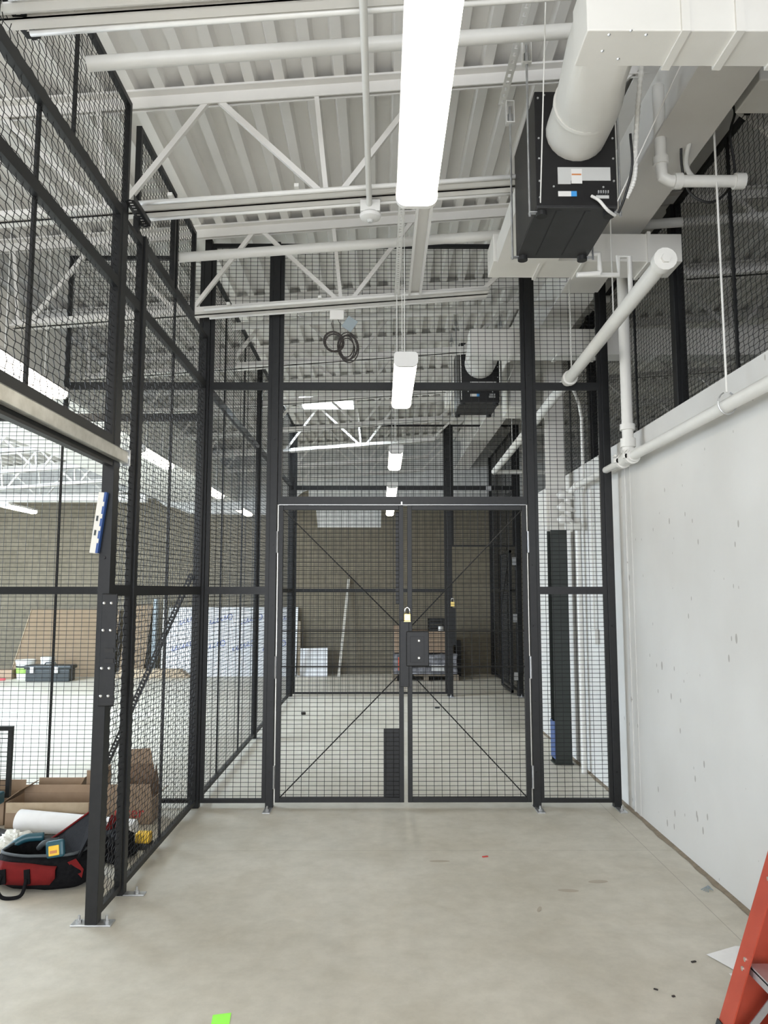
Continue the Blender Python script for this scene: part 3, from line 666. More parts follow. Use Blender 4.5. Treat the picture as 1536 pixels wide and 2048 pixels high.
pipe('hanger_cable', [(.115, 5.30, 3.72), (.115, 5.30, 2.985)], .004, 'thin white cable holding the second strip light', 'cable', n=6)
# junction plates and a coil of cable above the gate
t = thing('junction_box', 'small white junction box with a tilted grey cover above the gate', 'junction box', (-.34, 5.33, 3.58))
MB().box(-.375, -.272, 5.30, 5.33, 3.530, 3.60).build('box', M['white'], t, bevel=.003)
MB().obox((-.228, 5.29, 3.49), (.082, .006, .095), Matrix.Rotation(.6, 3, 'Y')).build('cover', M['slate'], t, bevel=.002, label='slate grey cover plate hanging askew')
m_ = MB()
for k in range(6):
    r = .075 + .010 * math.sin(k * 2.1); cx = -.245 + .012 * math.cos(k * 1.7); cz = 3.325 + .008 * math.sin(k)
    m_.tube([(cx + r * .85 * math.cos(a) , 5.31 + .006 * k, cz + r * 1.25 * math.sin(a)) for a in [2 * PI * i / 22 for i in range(23)]], .0046, 6)
for k in range(5):
    r = .065 + .008 * math.sin(k * 1.3); cx = -.345; cz = 3.365
    m_.tube([(cx + r * math.cos(a) + .02 * math.sin(a), 5.31 + .006 * k, cz + r * 1.0 * math.sin(a) - .4 * r * math.cos(a)) for a in [2 * PI * i / 22 for i in range(23)]], .0044, 6)
m_.tube([(-.35, 5.315, 3.536), (-.36, 5.31, 3.50), (-.34, 5.31, 3.42)], .003, 6); m_.tube([(-.32, 5.31, 3.54), (-.30, 5.31, 3.50), (-.295, 5.31, 3.41)], .003, 6)
tag(m_.build('cable_coil', M['cablecoil']), 'coil of dark cable hanging below the junction box above the gate', 'cable coil')

# ------------------------------------------------------------------ heat pump units with ducts
def unit(label, grp='hanging black air units'):
    x0, x1, y0, y1, z0, z1 = .72, 1.095, 3.30, 3.83, 3.32, 3.895
    t = thing('air_unit', label, 'air unit', (.9, 3.6, z0), grp)
    MB().box(x0, x1, y0, y1, z0 + .006, z1).build('casing', M['unit'], t, bevel=.004)
    bp = MB().box(x0 + .002, x1 - .002, y0 + .002, y1 - .002, z0, z0 + .006).build('base_pan', M['unitbase'], t)
    for xx in (x0 + .10, x0 + .235):
        MB().box(xx, xx + .022, y0 + .03, y1 - .04, z0 - .004, z0).build('rib', M['unitbase'], bp)
        MB().box(xx - .006, xx, y0 + .03, y1 - .04, z0 - .0015, z0).build('groove', M['rubber'], bp)
    for (fx, fy) in ((x0 + .03, y0 + .04), (x1 - .03, y0 + .04), (x0 + .03, y1 - .02), (x1 - .03, y1 - .02)):
        MB().cyl((fx, fy, z0 - .022), (fx, fy, z0), .026, 14).build('rubber_foot', M['rubber'], t)
    for sx in (x0 - .03, x1 + .03):
        for fy in (y0 + .04, y1 - .02):
            MB().box(min(sx, sx + (.06 if sx < x0 else -.06)), max(sx, sx + (.06 if sx < x0 else -.06)), fy - .012, fy + .012, z0 - .006, z0 - .001).build('mounting_bracket', M['zinc'], t)
    MB().box(x0 + .100, x0 + .160, y0 - .003, y0, z0 + 0.115, z0 + 0.197).build('label_plate', M['sticker'], t, label='grey data sticker')
    lp = MB().box(x0 + .160, x0 + .345, y0 - .003, y0, z0 + 0.132, z0 + 0.197).build('label_plate', M['sticker'], t, label='wide grey instruction sticker')
    MB().box(x0 + .162, x0 + .212, y0 - .006, y0 - .003, z0 + 0.116, z0 + 0.187).build('torn_tag', M['stickerw'], t, label='white torn paper tag with orange stripe')
    MB().box(x0 + .164, x0 + .208, y0 - .0075, y0 - .006, z0 + 0.156, z0 + 0.163).build('stripe', M['rust'], lp)
    ls = MB().box(x0 + .100, x0 + .160, y0 - .003, y0, z0 + .055, z0 + .080).build('small_label', M['stickerw'], t, label='small white label with blue end')
    MB().box(x0 + .160, x0 + .186, y0 - .0035, y0, z0 + .055, z0 + .080).build('blue_end', M['label_blue'], ls)
    MB().box(x0 + .275, x0 + .335, y0 - .003, y0, z0 + .045, z0 + .060).build('terminal_label', M['sticker'], t)
    for k in range(5): MB().box(x0 + .282 + k * .011, x0 + .288 + k * .011, y0 - .012, y0, z0 + .066, z0 + .080).build('terminal', M['zinc'], t)
    for (sx, sz) in ((.015, .54), (.015, .34), (.015, .24), (.015, .13), (.015, .05), (.36, .34), (.36, .24), (.36, .13), (.08, .103), (.31, .10), (.045, .555)):
        MB().cyl((x0 + sx, y0 - .004, z0 + sz), (x0 + sx, y0, z0 + sz), .005, 8).build('screw', M['zinc'], t)
    return t
def unit_duct(label, reach=3.4):
    t = thing('supply_duct', label, 'duct', (.95, 2.9, 3.5), 'white ducts feeding the air units')
    MB().box(.718, reach, 2.42, 2.60, 3.50, 3.72).build('branch_duct', M['duct'], t, bevel=.004)
    # square to round boot
    n = 24; vs = []; fs = []; rings = []
    for (yy, sq, cx, cz, hw, hh, r) in ((2.46, 1, .826, 3.61, .106, .109, 0), (2.72, .92, .840, 3.615, .112, .115, .135), (2.95, .25, .885, 3.655, .135, .135, .142), (3.08, 0, .905, 3.675, .14, .14, .143), (3.30, 0, .912, 3.69, .14, .14, .143)):
        ring_ = []
        for k in range(n):
            a = 2 * PI * k / n + PI / n; c, s_ = math.cos(a), math.sin(a); q = 1 / max(abs(c), abs(s_))
            px, pz = cx + (sq * c * q * hw + (1 - sq) * c * (r or hw)), cz + (sq * s_ * q * hh + (1 - sq) * s_ * (r or hh))
            ring_.append((px, yy, pz))
        rings.append(ring_)
    for r_ in rings: vs += r_
    for i in range(len(rings) - 1):
        for k in range(n): fs.append((i * n + k, i * n + (k + 1) % n, (i + 1) * n + (k + 1) % n, (i + 1) * n + k))
    fs += [tuple(range(n)), tuple(range((len(rings) - 1) * n, len(rings) * n))]
    MB().add(vs, fs).build('round_boot', M['duct'], t, smooth='auto')
    MB().tube([(.897, 3.05, 3.675), (.899, 3.07, 3.675)], .147, 28).build('joint_ring', M['duct'], t, smooth='auto')
    for xx in (1.045, 1.235, 1.43, 1.75, 2.25):
        MB().box(xx, xx + .030, 2.410, 2.610, 3.492, 3.728).build('drive_cleat', M['duct'], t)
    for (sx, sy) in ((.80, 2.44), (.87, 2.42), (.80, 2.52), (.87, 2.56), (.93, 2.44)):
        MB().tube([(sx, sy, 3.500), (sx, sy, 3.496)], [.006, .003], 8).build('screw', M['zinc'], t)
    return t
def rear_duct(label):
    t = thing('return_duct', label, 'duct', (1.3, 4.6, 3.6), 'white return ducts behind the air units')
    MB().box(.70, 1.88, 4.48, 4.73, 3.60, 3.78).build('duct_body', M['duct'], t, bevel=.004)
    MB().box(.72, 1.09, 3.84, 4.47, 3.58, 3.72).build('connector', M['duct'], t)
    for xx in (.99, 1.25, 1.66): MB().box(xx, xx + .022, 4.468, 4.742, 3.590, 3.79).build('drive_cleat', M['duct'], t)
    return t
def hangers(label):
    t = thing('rod_hanger_set', label, 'hanger rods', (.75, 3.5, 4.2), 'rod hangers of the air units')
    for x, sg in ((.695, -1), (1.12, 1)):
        for y in (3.34, 3.80):
            MB().cyl((x, y, 3.30), (x, y, 4.16), .0055, 8).build('rod', M['zinc'], t)
            MB().box(x - .022, x + .022, y - .018, y + .018, 4.06, 4.066).box(x - .022, x - .018, y - .018, y + .018, 4.066, 4.18).box(x + .018, x + .022, y - .018, y + .018, 4.066, 4.18).box(x - .022, x + .022, y - .018, y + .018, 4.18, 4.186).build('hanger_frame', M['whitepipe'], t)
            MB().tube([(x, y, 4.066), (x, y, 4.115)], .013, 10).build('spring', M['zinc'], t)
    for p, q in (((.74, 3.32, 3.32), (.66, 2.72, 4.16)), ((1.09, 3.32, 3.34), (1.40, 2.95, 4.05))):
        MB().cyl(p, q, .0030, 6).build('brace_cable', M['whitepipe'], t)
    return t
u1 = unit('near black air unit hanging at the upper right with stickers on its front')
d1 = unit_duct('near white painted duct bending down into the black air unit, upper right')
r1 = rear_duct('white rectangular duct behind the near air unit, above the gate')
h1 = hangers('spring hanger rods carrying the near air unit')
dup(u1, (0.02, 3.6, 0), 'far black air unit seen through the mesh above the gate')
dup(d1, (0.02, 3.6, 0), 'far white duct entering the second air unit, seen through the mesh')
dup(r1, (0.02, 3.6, 0), 'white rectangular duct behind the far air unit')
dup(h1, (0.02, 3.6, 0), 'spring hanger rods carrying the far air unit')
for x in (.66, 1.12):
    perforated((x, 2.55, 4.20), (x, 3.84, 4.20), .04, ('left' if x < 1 else 'right') + ' white slotted strut above the near air unit', 'slotted_strut', 'whitepipe', 'strut', (0, 0, 1), .05)

def curve(pts, n=40):
    P = [Vector(p) for p in pts]; out = []
    P = [P[0] * 2 - P[1]] + P + [P[-1] * 2 - P[-2]]
    seg = len(P) - 3
    for i in range(seg):
        for j in range(n // seg):
            t_ = j / (n // seg); a, b_, c, d = P[i:i + 4]
            out.append(.5 * ((2 * b_) + (c - a) * t_ + (2 * a - 5 * b_ + 4 * c - d) * t_ ** 2 + (3 * b_ - a - 3 * c + d) * t_ ** 3))
    out.append(P[-2]); return out
# flexible conduit beside the unit
ps = curve([(1.17, 3.10, 3.98), (1.175, 3.2, 3.8), (1.17, 3.25, 3.6), (1.165, 3.27, 3.45), (1.13, 3.29, 3.36)], 64)
tag(MB().tube(ps, [.013 if i % 2 else .0105 for i in range(len(ps))], 10).build('flexible_conduit', M['whitepipe']), 'ribbed white flexible conduit beside the near air unit', 'flexible conduit')
pipe('whip_cable', curve([(.97, 3.285, 3.37), (1.0, 3.27, 3.34), (1.04, 3.28, 3.30), (1.09, 3.33, 3.30)], 24), .007, 'short pale wiring whip plugged into the near air unit', 'cable', 'stickerw', 8)
pipe('power_cable', curve([(1.13, 3.20, 3.62), (1.14, 3.22, 3.48), (1.12, 3.27, 3.36), (1.10, 3.31, 3.30)], 24), .006, 'black power lead at the right edge of the near air unit', 'cable', 'cable', 8)
pipe('power_cable', curve([(1.60, 3.6, 4.30), (1.60, 3.62, 4.05), (1.57, 3.70, 3.86), (1.62, 3.75, 3.66), (1.75, 3.76, 3.60), (1.86, 3.74, 3.72), (1.84, 3.72, 3.95), (1.86, 3.7, 4.08), (1.75, 3.65, 4.16)], 72), .007, 'black cable looping down beside the girder at the upper right', 'cable', 'cable', 8)
pipe('power_cable', curve([(1.22, 2.95, 3.96), (1.34, 2.98, 3.95), (1.42, 3.0, 3.90)], 20), .008, 'short black cable just under the near duct', 'cable', 'cable', 8)
# condensate trap
pipe('drain_trap', [(1.08, 3.95, 3.40), (1.20, 3.95, 3.40), (1.20, 3.95, 3.30), (1.20, 3.95, 3.29), (1.08, 3.97, 3.29)], .014, 'white drain pipe elbow behind the near air unit', 'drain pipe')
pipe('drain_trap', [(1.10, 4.05, 3.325), (1.335, 4.05, 3.325), (1.335, 4.05, 3.43), (1.40, 4.05, 3.43), (1.40, 4.05, 3.18)], .014, 'white drain trap stepping up beside the big end-capped pipe', 'drain pipe')
# main pipe with end cap
t = pipe('sprinkler_main', [(1.375, 3.50, 3.155), (1.53, 10.0, 3.155)], .042, 'large white capped pipe running away through the gate wall', couplings=[((1.374, 3.47, 3.155), (1.375, 3.52, 3.155)), ((1.425, 5.50, 3.155), (1.426, 5.54, 3.155))])
MB().cyl((1.374, 3.455, 3.155), (1.374, 3.475, 3.155), .024, 6).build('plug', M['whitepipe'], t)
pipe('branch_pipe', [(1.53, 10.0, 3.15), (2.9, 10.0, 3.15)], .03, 'white pipe turning right at the far end of the capped pipe')
for y, nm in ((4.35, 'in front of the gate wall'), (5.45, 'at the gate wall'), (8.4, 'beyond the gate wall')):
    x = 1.375 + .155 * (y - 3.5) / 6.5
    pipe('hanger_rod', [(x, y, 3.19), (x, y, 3.86 if 1.40 < x < 1.68 else 4.4)], .0045, f'thin rod holding the large capped pipe {nm}', 'hanger rod', n=6)
# drop pipe and wall pipe
t = pipe('drop_pipe', [(1.70, 5.08, 2.56), (1.70, 5.08, 4.40)], .038, 'white vertical pipe dropping to the wall pipe beside the gate', couplings=[((1.70, 5.08, 2.54), (1.70, 5.08, 2.60)), ((1.70, 5.08, 2.66), (1.70, 5.08, 2.70))])
t = pipe('wall_pipe', [(1.70, 2.0, 2.465), (1.70, 4.98, 2.465)], .033, 'white horizontal pipe along the top of the right wall', couplings=[((1.70, 3.02, 2.465), (1.70, 3.08, 2.465))])
MB().tube([(1.70, 3.05, 2.50), (1.70, 3.05, 2.545)], .016, 10).build('outlet', M['whitepipe'], t)
t = thing('pipe_fitting', 'white grooved tee joining drop pipe and wall pipe beside the gate', 'pipe fitting', (1.7, 5.08, 2.46))
MB().tube([(1.70, 4.96, 2.465), (1.70, 5.22, 2.465)], .042, 14).cyl((1.70, 5.08, 2.46), (1.70, 5.08, 2.545), .042, 14).build('tee', M['whitepipe'], t, smooth='auto')
for yy in (4.99, 5.18):
    MB().cyl((1.70, yy, 2.465), (1.70, yy + .035, 2.465), .054, 14).box(1.635, 1.660, yy, yy + .035, 2.45, 2.48).build('clamp', M['whitepipe'], t)
    MB().cyl((1.64, yy - .008, 2.50), (1.64, yy + .043, 2.50), .008, 6).build('clamp_bolt', M['whitepipe'], t)
pipe('wall_pipe', [(1.70, 5.22, 2.465), (1.70, 6.50, 2.465)], .026, 'thinner white wall pipe passing through the gate wall', couplings=[((1.70, 6.40, 2.465), (1.70, 6.45, 2.465))])
pipe('hanger_rod', [(1.70, 3.60, 2.53), (1.70, 3.60, 4.45)], .0055, 'long thin rod holding the wall pipe near the right edge', 'hanger rod', n=6)
tag(MB().tube([(1.70 + .045 * math.cos(a), 3.60, 2.475 + .055 * math.sin(a)) for a in [math.radians(d) for d in range(-250, 71, 20)]], .004, 6).build('clevis_ring', M['zinc']), 'ring clamp around the wall pipe below the long rod', 'pipe clamp')
# riser valves beyond the gate
t = thing('riser_valve', 'cluster of white valve fittings on the wall beyond the gate, behind the column', 'valve', (1.66, 6.5, 2.2))
MB().tube([(1.70, 6.5, 2.465), (1.66, 6.62, 2.40), (1.66, 6.62, 2.10)], .028, 12).build('riser', M['whitepipe'], t, smooth='auto')
for z in (2.40, 2.29, 2.18):
    MB().tube([(1.58, 6.60, z + .03), (1.60, 6.60, z + .01), (1.66, 6.60, z - .005), (1.72, 6.60, z - .03)], [.035, .045, .030, .012], 10).build('valve_body', M['whitepipe'], t, smooth=True)
MB().cyl((1.62, 6.56, 2.12), (1.76, 6.56, 2.12), .032, 12).cyl((1.66, 6.56, 2.12), (1.68, 6.56, 2.12), .048, 12).build('coupling', M['whitepipe'], t, smooth='auto')
pipe('wall_riser', [(1.745, 6.62, .0), (1.745, 6.62, 2.2)], .024, 'white vertical pipe on the wall beyond the gate, reaching the floor')
pipe('wall_conduit', [(1.775, 6.30, 1.22), (1.775, 6.30, 2.42)], .011, 'thin white vertical conduit on the wall above the small box')
tag(MB().box(1.76, 1.798, 6.24, 6.40, 1.12, 1.24).build('wall_box', M['whitepipe'], bevel=.004), 'small white box on the wall beyond the gate', 'wall box')
pipe('wall_conduit', [(1.74, 6.38, 2.45), (1.74, 6.38, 3.05), (1.70, 6.30, 3.15), (1.62, 6.20, 3.28)], .014, 'white conduit bending over the wall top beyond the gate')
# right hand pipe over the wall
t = pipe('offset_pipe', [(1.43, 3.62, 4.15), (1.43, 3.62, 3.70), (1.435, 3.62, 3.655), (1.47, 3.62, 3.635), (1.84, 3.62, 3.635)], .030, 'white pipe dropping and turning right over the wall, upper right', couplings=[((1.43, 3.62, 3.72), (1.43, 3.62, 3.76)), ((1.49, 3.62, 3.635), (1.53, 3.62, 3.635)), ((1.80, 3.62, 3.635), (1.85, 3.62, 3.635))])
pipe('bent_conduit', curve([(1.62, 3.0, 4.2), (1.62, 3.45, 4.0), (1.60, 3.7, 3.84), (1.66, 3.78, 3.75), (1.80, 3.78, 3.72)], 40), .013, 'thin white conduit curving under the girder at the upper right')
tag(MB().box(1.76, 1.98, 3.25, 3.50, 3.92, 4.12).build('pull_box', M['duct'], bevel=.006), 'square white pull box above the wall at the upper right edge', 'pull box')
t = thing('duct_stub', 'white metal enclosure beyond the gate, right of the far air unit', 'enclosure', (1.4, 8.3, 3.3))
MB().box(1.27, 1.50, 7.2, 7.7, 3.35, 3.85).build('body', M['duct'], t, bevel=.005)
MB().box(1.30, 1.46, 7.19, 7.20, 3.40, 3.80).build('cover', M['whitepipe'], t, bevel=.003)

# ------------------------------------------------------------------ floor things, left
def open_box(label, x0, x1, y0, y1, h, flaps=(), rot=0, name='cardboard_box', tape=True, group=None):
    t = thing(name, label, 'cardboard box', ((x0 + x1) / 2, (y0 + y1) / 2, 0), group); th = .005
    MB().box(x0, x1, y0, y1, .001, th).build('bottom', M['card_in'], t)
    MB().box(x0, x1, y0, y0 + th, th, h).box(x0, x1, y1 - th, y1, th, h).box(x0, x0 + th, y0 + th, y1 - th, th, h).box(x1 - th, x1, y0 + th, y1 - th, th, h).build('side_walls', M['card'], t)
    for side, ln, ang in flaps:
        a = math.radians(ang)               # 0 = lies outward flat, 90 = straight up
        c, s = math.cos(a) * ln, math.sin(a) * ln
        q = MB()
        if side == 'f': q.add([(x0, y0, h), (x1, y0, h), (x1, y0 - c, h + s), (x0, y0 - c, h + s)], [(0, 1, 2, 3)])
        if side == 'b': q.add([(x0, y1, h), (x1, y1, h), (x1, y1 + c, h + s), (x0, y1 + c, h + s)], [(0, 1, 2, 3)])
        if side == 'l': q.add([(x0, y0, h), (x0, y1, h), (x0 - c, y1, h + s), (x0 - c, y0, h + s)], [(0, 1, 2, 3)])
        if side == 'r': q.add([(x1, y0, h), (x1, y1, h), (x1 + c, y1, h + s), (x1 + c, y0, h + s)], [(0, 1, 2, 3)])
        o = q.build('flap', M['card'], t); sm = o.modifiers.new('thick', 'SOLIDIFY'); sm.thickness = .004
    t.rotation_euler = (0, 0, 0)
    return t
b1 = open_box('long low open cardboard box behind the white paper roll', -2.48, -1.93, 5.14, 5.40, .165, (('b', .05, 70),))
MB().box(-2.475, -1.935, 5.139, 5.1395, .10, .165).build('tape', M['wood'], b1)
open_box('small open cardboard box at the left edge behind the long box', -3.0, -2.52, 5.20, 5.50, .155, (('b', .07, 80), ('r', .12, 35)))
open_box('shallow cardboard tray behind the long box, its corner flap raised', -2.46, -2.12, 5.42, 5.58, .17, (('b', .05, 85), ('r', .10, 60)))
b2 = open_box('open cardboard box with red print behind the left partition', -1.86, -1.54, 5.22, 5.42, .16, (('f', .115, 72), ('r', .07, 40)))
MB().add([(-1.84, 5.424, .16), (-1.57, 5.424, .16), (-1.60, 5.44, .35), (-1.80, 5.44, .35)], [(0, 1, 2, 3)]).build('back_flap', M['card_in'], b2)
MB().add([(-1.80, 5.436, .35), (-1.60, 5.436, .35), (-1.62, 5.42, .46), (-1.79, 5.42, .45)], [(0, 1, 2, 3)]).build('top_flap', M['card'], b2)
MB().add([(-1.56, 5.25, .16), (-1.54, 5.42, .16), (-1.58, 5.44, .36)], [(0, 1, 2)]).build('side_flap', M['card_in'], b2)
# red lettering on the box front
def text(s, size, loc, rot, m, parent, name='print', ext=.0004, align='LEFT'):
    cu = bpy.data.curves.new(name, 'FONT'); cu.body = s; cu.size = size; cu.extrude = ext; cu.align_x = align
    o = bpy.data.objects.new(name, cu); C.objects.link(o)
    dg = bpy.context.evaluated_depsgraph_get(); me = bpy.data.meshes.new_from_object(o.evaluated_get(dg)); bpy.data.objects.remove(o)
    me.materials.clear(); me.materials.append(m)
    o = bpy.data.objects.new(name, me); C.objects.link(o); o.parent = parent
    org = ORG[parent.as_pointer()]; o.location = Vector(loc) - org; o.rotation_euler = rot; ORG[o.as_pointer()] = org
    return o
text('uiter', .105, (-1.79, 5.218, .045), (PI / 2, 0, 0), M['redprint'], b2)
tag(MB().box(-1.93, -1.90, 5.24, 5.46, 0.002, .34).build('cardboard_sheet', M['card']), 'narrow upright piece of cardboard between the near posts', 'cardboard')
tag(MB().box(-2.07, -1.93, 5.45, 5.46, 0.002, .30).build('cardboard_sheet', M['card']), 'upright cardboard piece behind the near post', 'cardboard')
# roll of drawings
t = thing('paper_roll', 'white roll of drawings lying in front of the long cardboard box', 'paper roll', (-2.0, 5.03, .0))
MB().tube([(-2.34, 5.05, .075), (-1.56, 4.95, .060)], [.072, .052], 28).build('roll', M['paper'], t, smooth='auto')
MB().tube([(-2.345, 5.051, .075), (-2.338, 5.05, .075)], [.05, .05], 20).build('inner_layer', M['line'], t)
tag(MB().box(-2.15, -1.70, 4.90, 4.935, .001, .022).build('steel_strut', M['rubber']), 'short dark strut lying in front of the paper roll', 'strut')
# crumpled plastic
import bmesh
def blob(name, label, cat, loc, sc, m, seed=0, amp=.35, sub=3):
    bm = bmesh.new(); bmesh.ops.create_icosphere(bm, subdivisions=sub, radius=1)
    for v in bm.verts:
        n = v.co.normalized(); d = 1 + amp * noise.noise(n * 2.3 + Vector((seed, 0, 0))) + amp * .5 * noise.noise(n * 6 + Vector((0, seed, 0)))
        v.co = Vector((n.x * sc[0] * d, n.y * sc[1] * d, max(0, n.z * sc[2] * d + sc[2] * .6)))
    me = bpy.data.meshes.new(name); bm.to_mesh(me); bm.free(); me.materials.append(m)
    o = bpy.data.objects.new(name, me); C.objects.link(o); o.location = loc
    return tag(o, label, cat) if label else o
blob('plastic_bag', 'crumpled pale plastic bag on the floor before the paper roll', 'plastic bag', (-2.22, 4.74, .001), (.095, .07, .06), M['plastic'], 3, .7, 4)
# tool bag, open mouth, red front pocket
def tool_bag():
    t = thing('tool_bag', 'open black and red canvas tool bag beside the near partition post', 'tool bag', (-1.80, 4.25, 0))
    n = 36
    def ring(cx, cy, rx, ry, z, p=3.0):
        out = []
        for k in range(n):
            a = 2 * PI * k / n; c, s = math.cos(a), math.sin(a)
            r = (abs(c) ** p + abs(s) ** p) ** (-1 / p)
            w_ = .010 * noise.noise(Vector((c * 2, s * 2, z * 14)))
            out.append((cx + rx * r * c + w_, cy + ry * r * s + w_, z))
        return out
    specs = [(-1.79, 4.24, .20, .12, .002), (-1.79, 4.24, .245, .155, .03), (-1.79, 4.24, .25, .165, .09), (-1.80, 4.24, .235, .155, .15), (-1.81, 4.24, .215, .135, .172)]
    vs = []; fs = []
    rr = [ring(*s) for s in specs]
    inner = [ring(-1.81, 4.24, .20, .12, .165), ring(-1.80, 4.24, .21, .125, .05)]
    for q in rr + inner: vs += q
    for i in range(len(rr) + len(inner) - 1):
        for k in range(n): fs.append((i * n + k, i * n + (k + 1) % n, (i + 1) * n + (k + 1) % n, (i + 1) * n + k))
    fs.append(tuple(range(n))[::-1]); m = len(rr) + len(inner) - 1; fs.append(tuple(range(m * n, m * n + n)))
    MB().add(vs, fs).build('body', M['fabric'], t, smooth=True)
    MB().tube(ring(-1.81, 4.24, .217, .137, .175) + [ring(-1.81, 4.24, .217, .137, .175)[0]], .008, 8, False).build('rim_piping', M['grayfab'], t, smooth=True)
    # red front pocket following the front face
    q = MB(); cols = 12; pv = []
    for j, (z, off) in enumerate(((.045, .0), (.08, .006), (.12, .006), (.160, .002))):
        for i in range(cols + 1):
            u = i / cols; xx = -1.985 + u * (.30 if j > 0 else .24) + (.0 if j > 0 else .03)
            yy = 4.24 - .166 * (1 - .12 * (abs((xx + 1.79) / .25)) ** 3) - off - .004 + .004 * math.sin(u * 9 + j) + (.012 if z > .15 else 0)
            pv.append((xx, yy, z - .03 * u * (j == 3)))
    q.add(pv, [(j * (cols + 1) + i, j * (cols + 1) + i + 1, (j + 1) * (cols + 1) + i + 1, (j + 1) * (cols + 1) + i) for j in range(3) for i in range(cols)])
    o = q.build('front_pocket', M['redfab'], t, smooth=True, label='red front pocket'); s = o.modifiers.new('thick', 'SOLIDIFY'); s.thickness = .006; s.offset = 1
    for hx in (-1.955, -1.83):
        MB().rod((hx, 4.055, .125), (hx + .01, 4.045, .055), .030, .007, up=(0, 1, 0)).build('strap', M['fabric'], t)
    MB().tube(curve([(-1.955, 4.05, .10), (-1.965, 4.03, .05), (-1.93, 4.0, .012), (-1.87, 3.99, .009), (-1.83, 4.01, .02), (-1.825, 4.045, .08)], 40), .0095, 8).build('handle', M['fabric'], t, smooth=True)
    # raised lid flap on the right
    fl = [(-1.66, 4.12, .16), (-1.57, 4.20, .20), (-1.56, 4.42, .24), (-1.70, 4.46, .27), (-1.80, 4.42, .19)]
    q = MB().add([(-1.86, 4.38, .165), (-1.60, 4.12, .15), (-1.555, 4.18, .27), (-1.62, 4.36, .33), (-1.80, 4.42, .20)], [(0, 1, 2, 3, 4)])
    o = q.build('lid_flap', M['fabric'], t); s = o.modifiers.new('thick', 'SOLIDIFY'); s.thickness = .012
    MB().tube([(-1.86, 4.38, .168), (-1.80, 4.42, .205), (-1.62, 4.36, .335), (-1.555, 4.18, .275)], .006, 6).build('lid_piping', M['redfab'], t, label='red edge piping')
    q = MB().add([(-1.64, 4.10, .145), (-1.57, 4.12, .06), (-1.565, 4.13, .10), (-1.60, 4.11, .16)], [(0, 1, 2, 3)])
    o = q.build('side_patch', M['redfab'], t); s = o.modifiers.new('thick', 'SOLIDIFY'); s.thickness = .004
    return t
tool_bag()
t = thing('battery_charger', 'blue-green tool battery with yellow contacts on the open tool bag', 'tool battery', (-1.80, 4.15, .15))
q = Matrix.Rotation(math.radians(-10), 3, 'Y') @ Matrix.Rotation(math.radians(-12), 3, 'X')
MB().obox((-1.715, 4.125, .205), (.098, .035, .088), q).build('case', M['teal'], t, bevel=.014)
MB().obox((-1.715, 4.104, .203), (.056, .008, .050), q).build('contact_block', M['yellow'], t, bevel=.004)
MB().obox((-1.715, 4.099, .198), (.036, .006, .014), q).build('slot', M['rust'], t)
t = thing('hand_tool', 'blue-green tool handle sticking out of the left side of the tool bag', 'hand tool', (-1.95, 4.3, .17))
MB().tube(curve([(-2.06, 4.30, .135), (-1.98, 4.33, .19), (-1.88, 4.36, .195)], 20), .022, 10).build('handle', M['teal'], t, smooth=True)
MB().tube(curve([(-1.88, 4.30, .15), (-1.84, 4.28, .185), (-1.78, 4.30, .18)], 12), .016, 8).build('grip', M['grayfab'], t, smooth=True)
blob('fabric_pouch', 'dark pouch lying left of the tool bag at the photo edge', 'pouch', (-2.12, 4.25, .001), (.10, .12, .075), M['fabric'], 9, .3)
# things right of the near post, behind the mesh
t = thing('tool_pouch', 'black and red tool pouch behind the mesh of the left partition', 'tool pouch', (-1.56, 4.6, 0))
q = blob('body', None, '', (0, 0, 0), (.11, .13, .10), M['fabric'], 5, .3); q.parent = t; ORG[q.as_pointer()] = Vector((-1.56, 4.6, 0))
MB().obox((-1.585, 4.64, .17), (.085, .012, .10), Matrix.Rotation(.4, 3, 'Y')).build('red_panel', M['redfab'], t, bevel=.004, label='red panel')
MB().tube(curve([(-1.57, 4.56, .14), (-1.55, 4.54, .21), (-1.52, 4.57, .20), (-1.52, 4.6, .12)], 24), .006, 8).build('loop', M['fabric'], t)
t = thing('cordless_battery', 'yellow topped cordless tool battery at the foot of the left partition', 'tool battery', (-1.44, 4.76, 0))
MB().box(-1.495, -1.395, 4.72, 4.80, .001, .035).build('base', M['rubber'], t, bevel=.004)
MB().box(-1.490, -1.400, 4.725, 4.795, .035, .095).build('top', M['yellow'], t, bevel=.01, label='yellow top')
tag(MB().obox((-2.46, 4.95, .03), (.30, .07, .05), Matrix.Rotation(-.5, 3, 'Z')).build('steel_strut', M['rubber']), 'dark channel lying on the floor at the left edge', 'strut')
t = thing('green_tool', 'dark green tool case on the cardboard at the left edge', 'tool case', (-2.62, 5.15, .13))
MB().box(-2.72, -2.50, 5.08, 5.17, .16, .235).build('body', M['teal'], t, bevel=.01)
MB().box(-2.66, -2.52, 5.075, 5.08, .17, .19).build('stripe', M['rubber'], t)
# spare mesh panel standing at the left edge
panel('loose small wire mesh panel standing upright at the left photo edge', 'Y', 5.30, -3.3, -2.53, .155 + .003, .63)

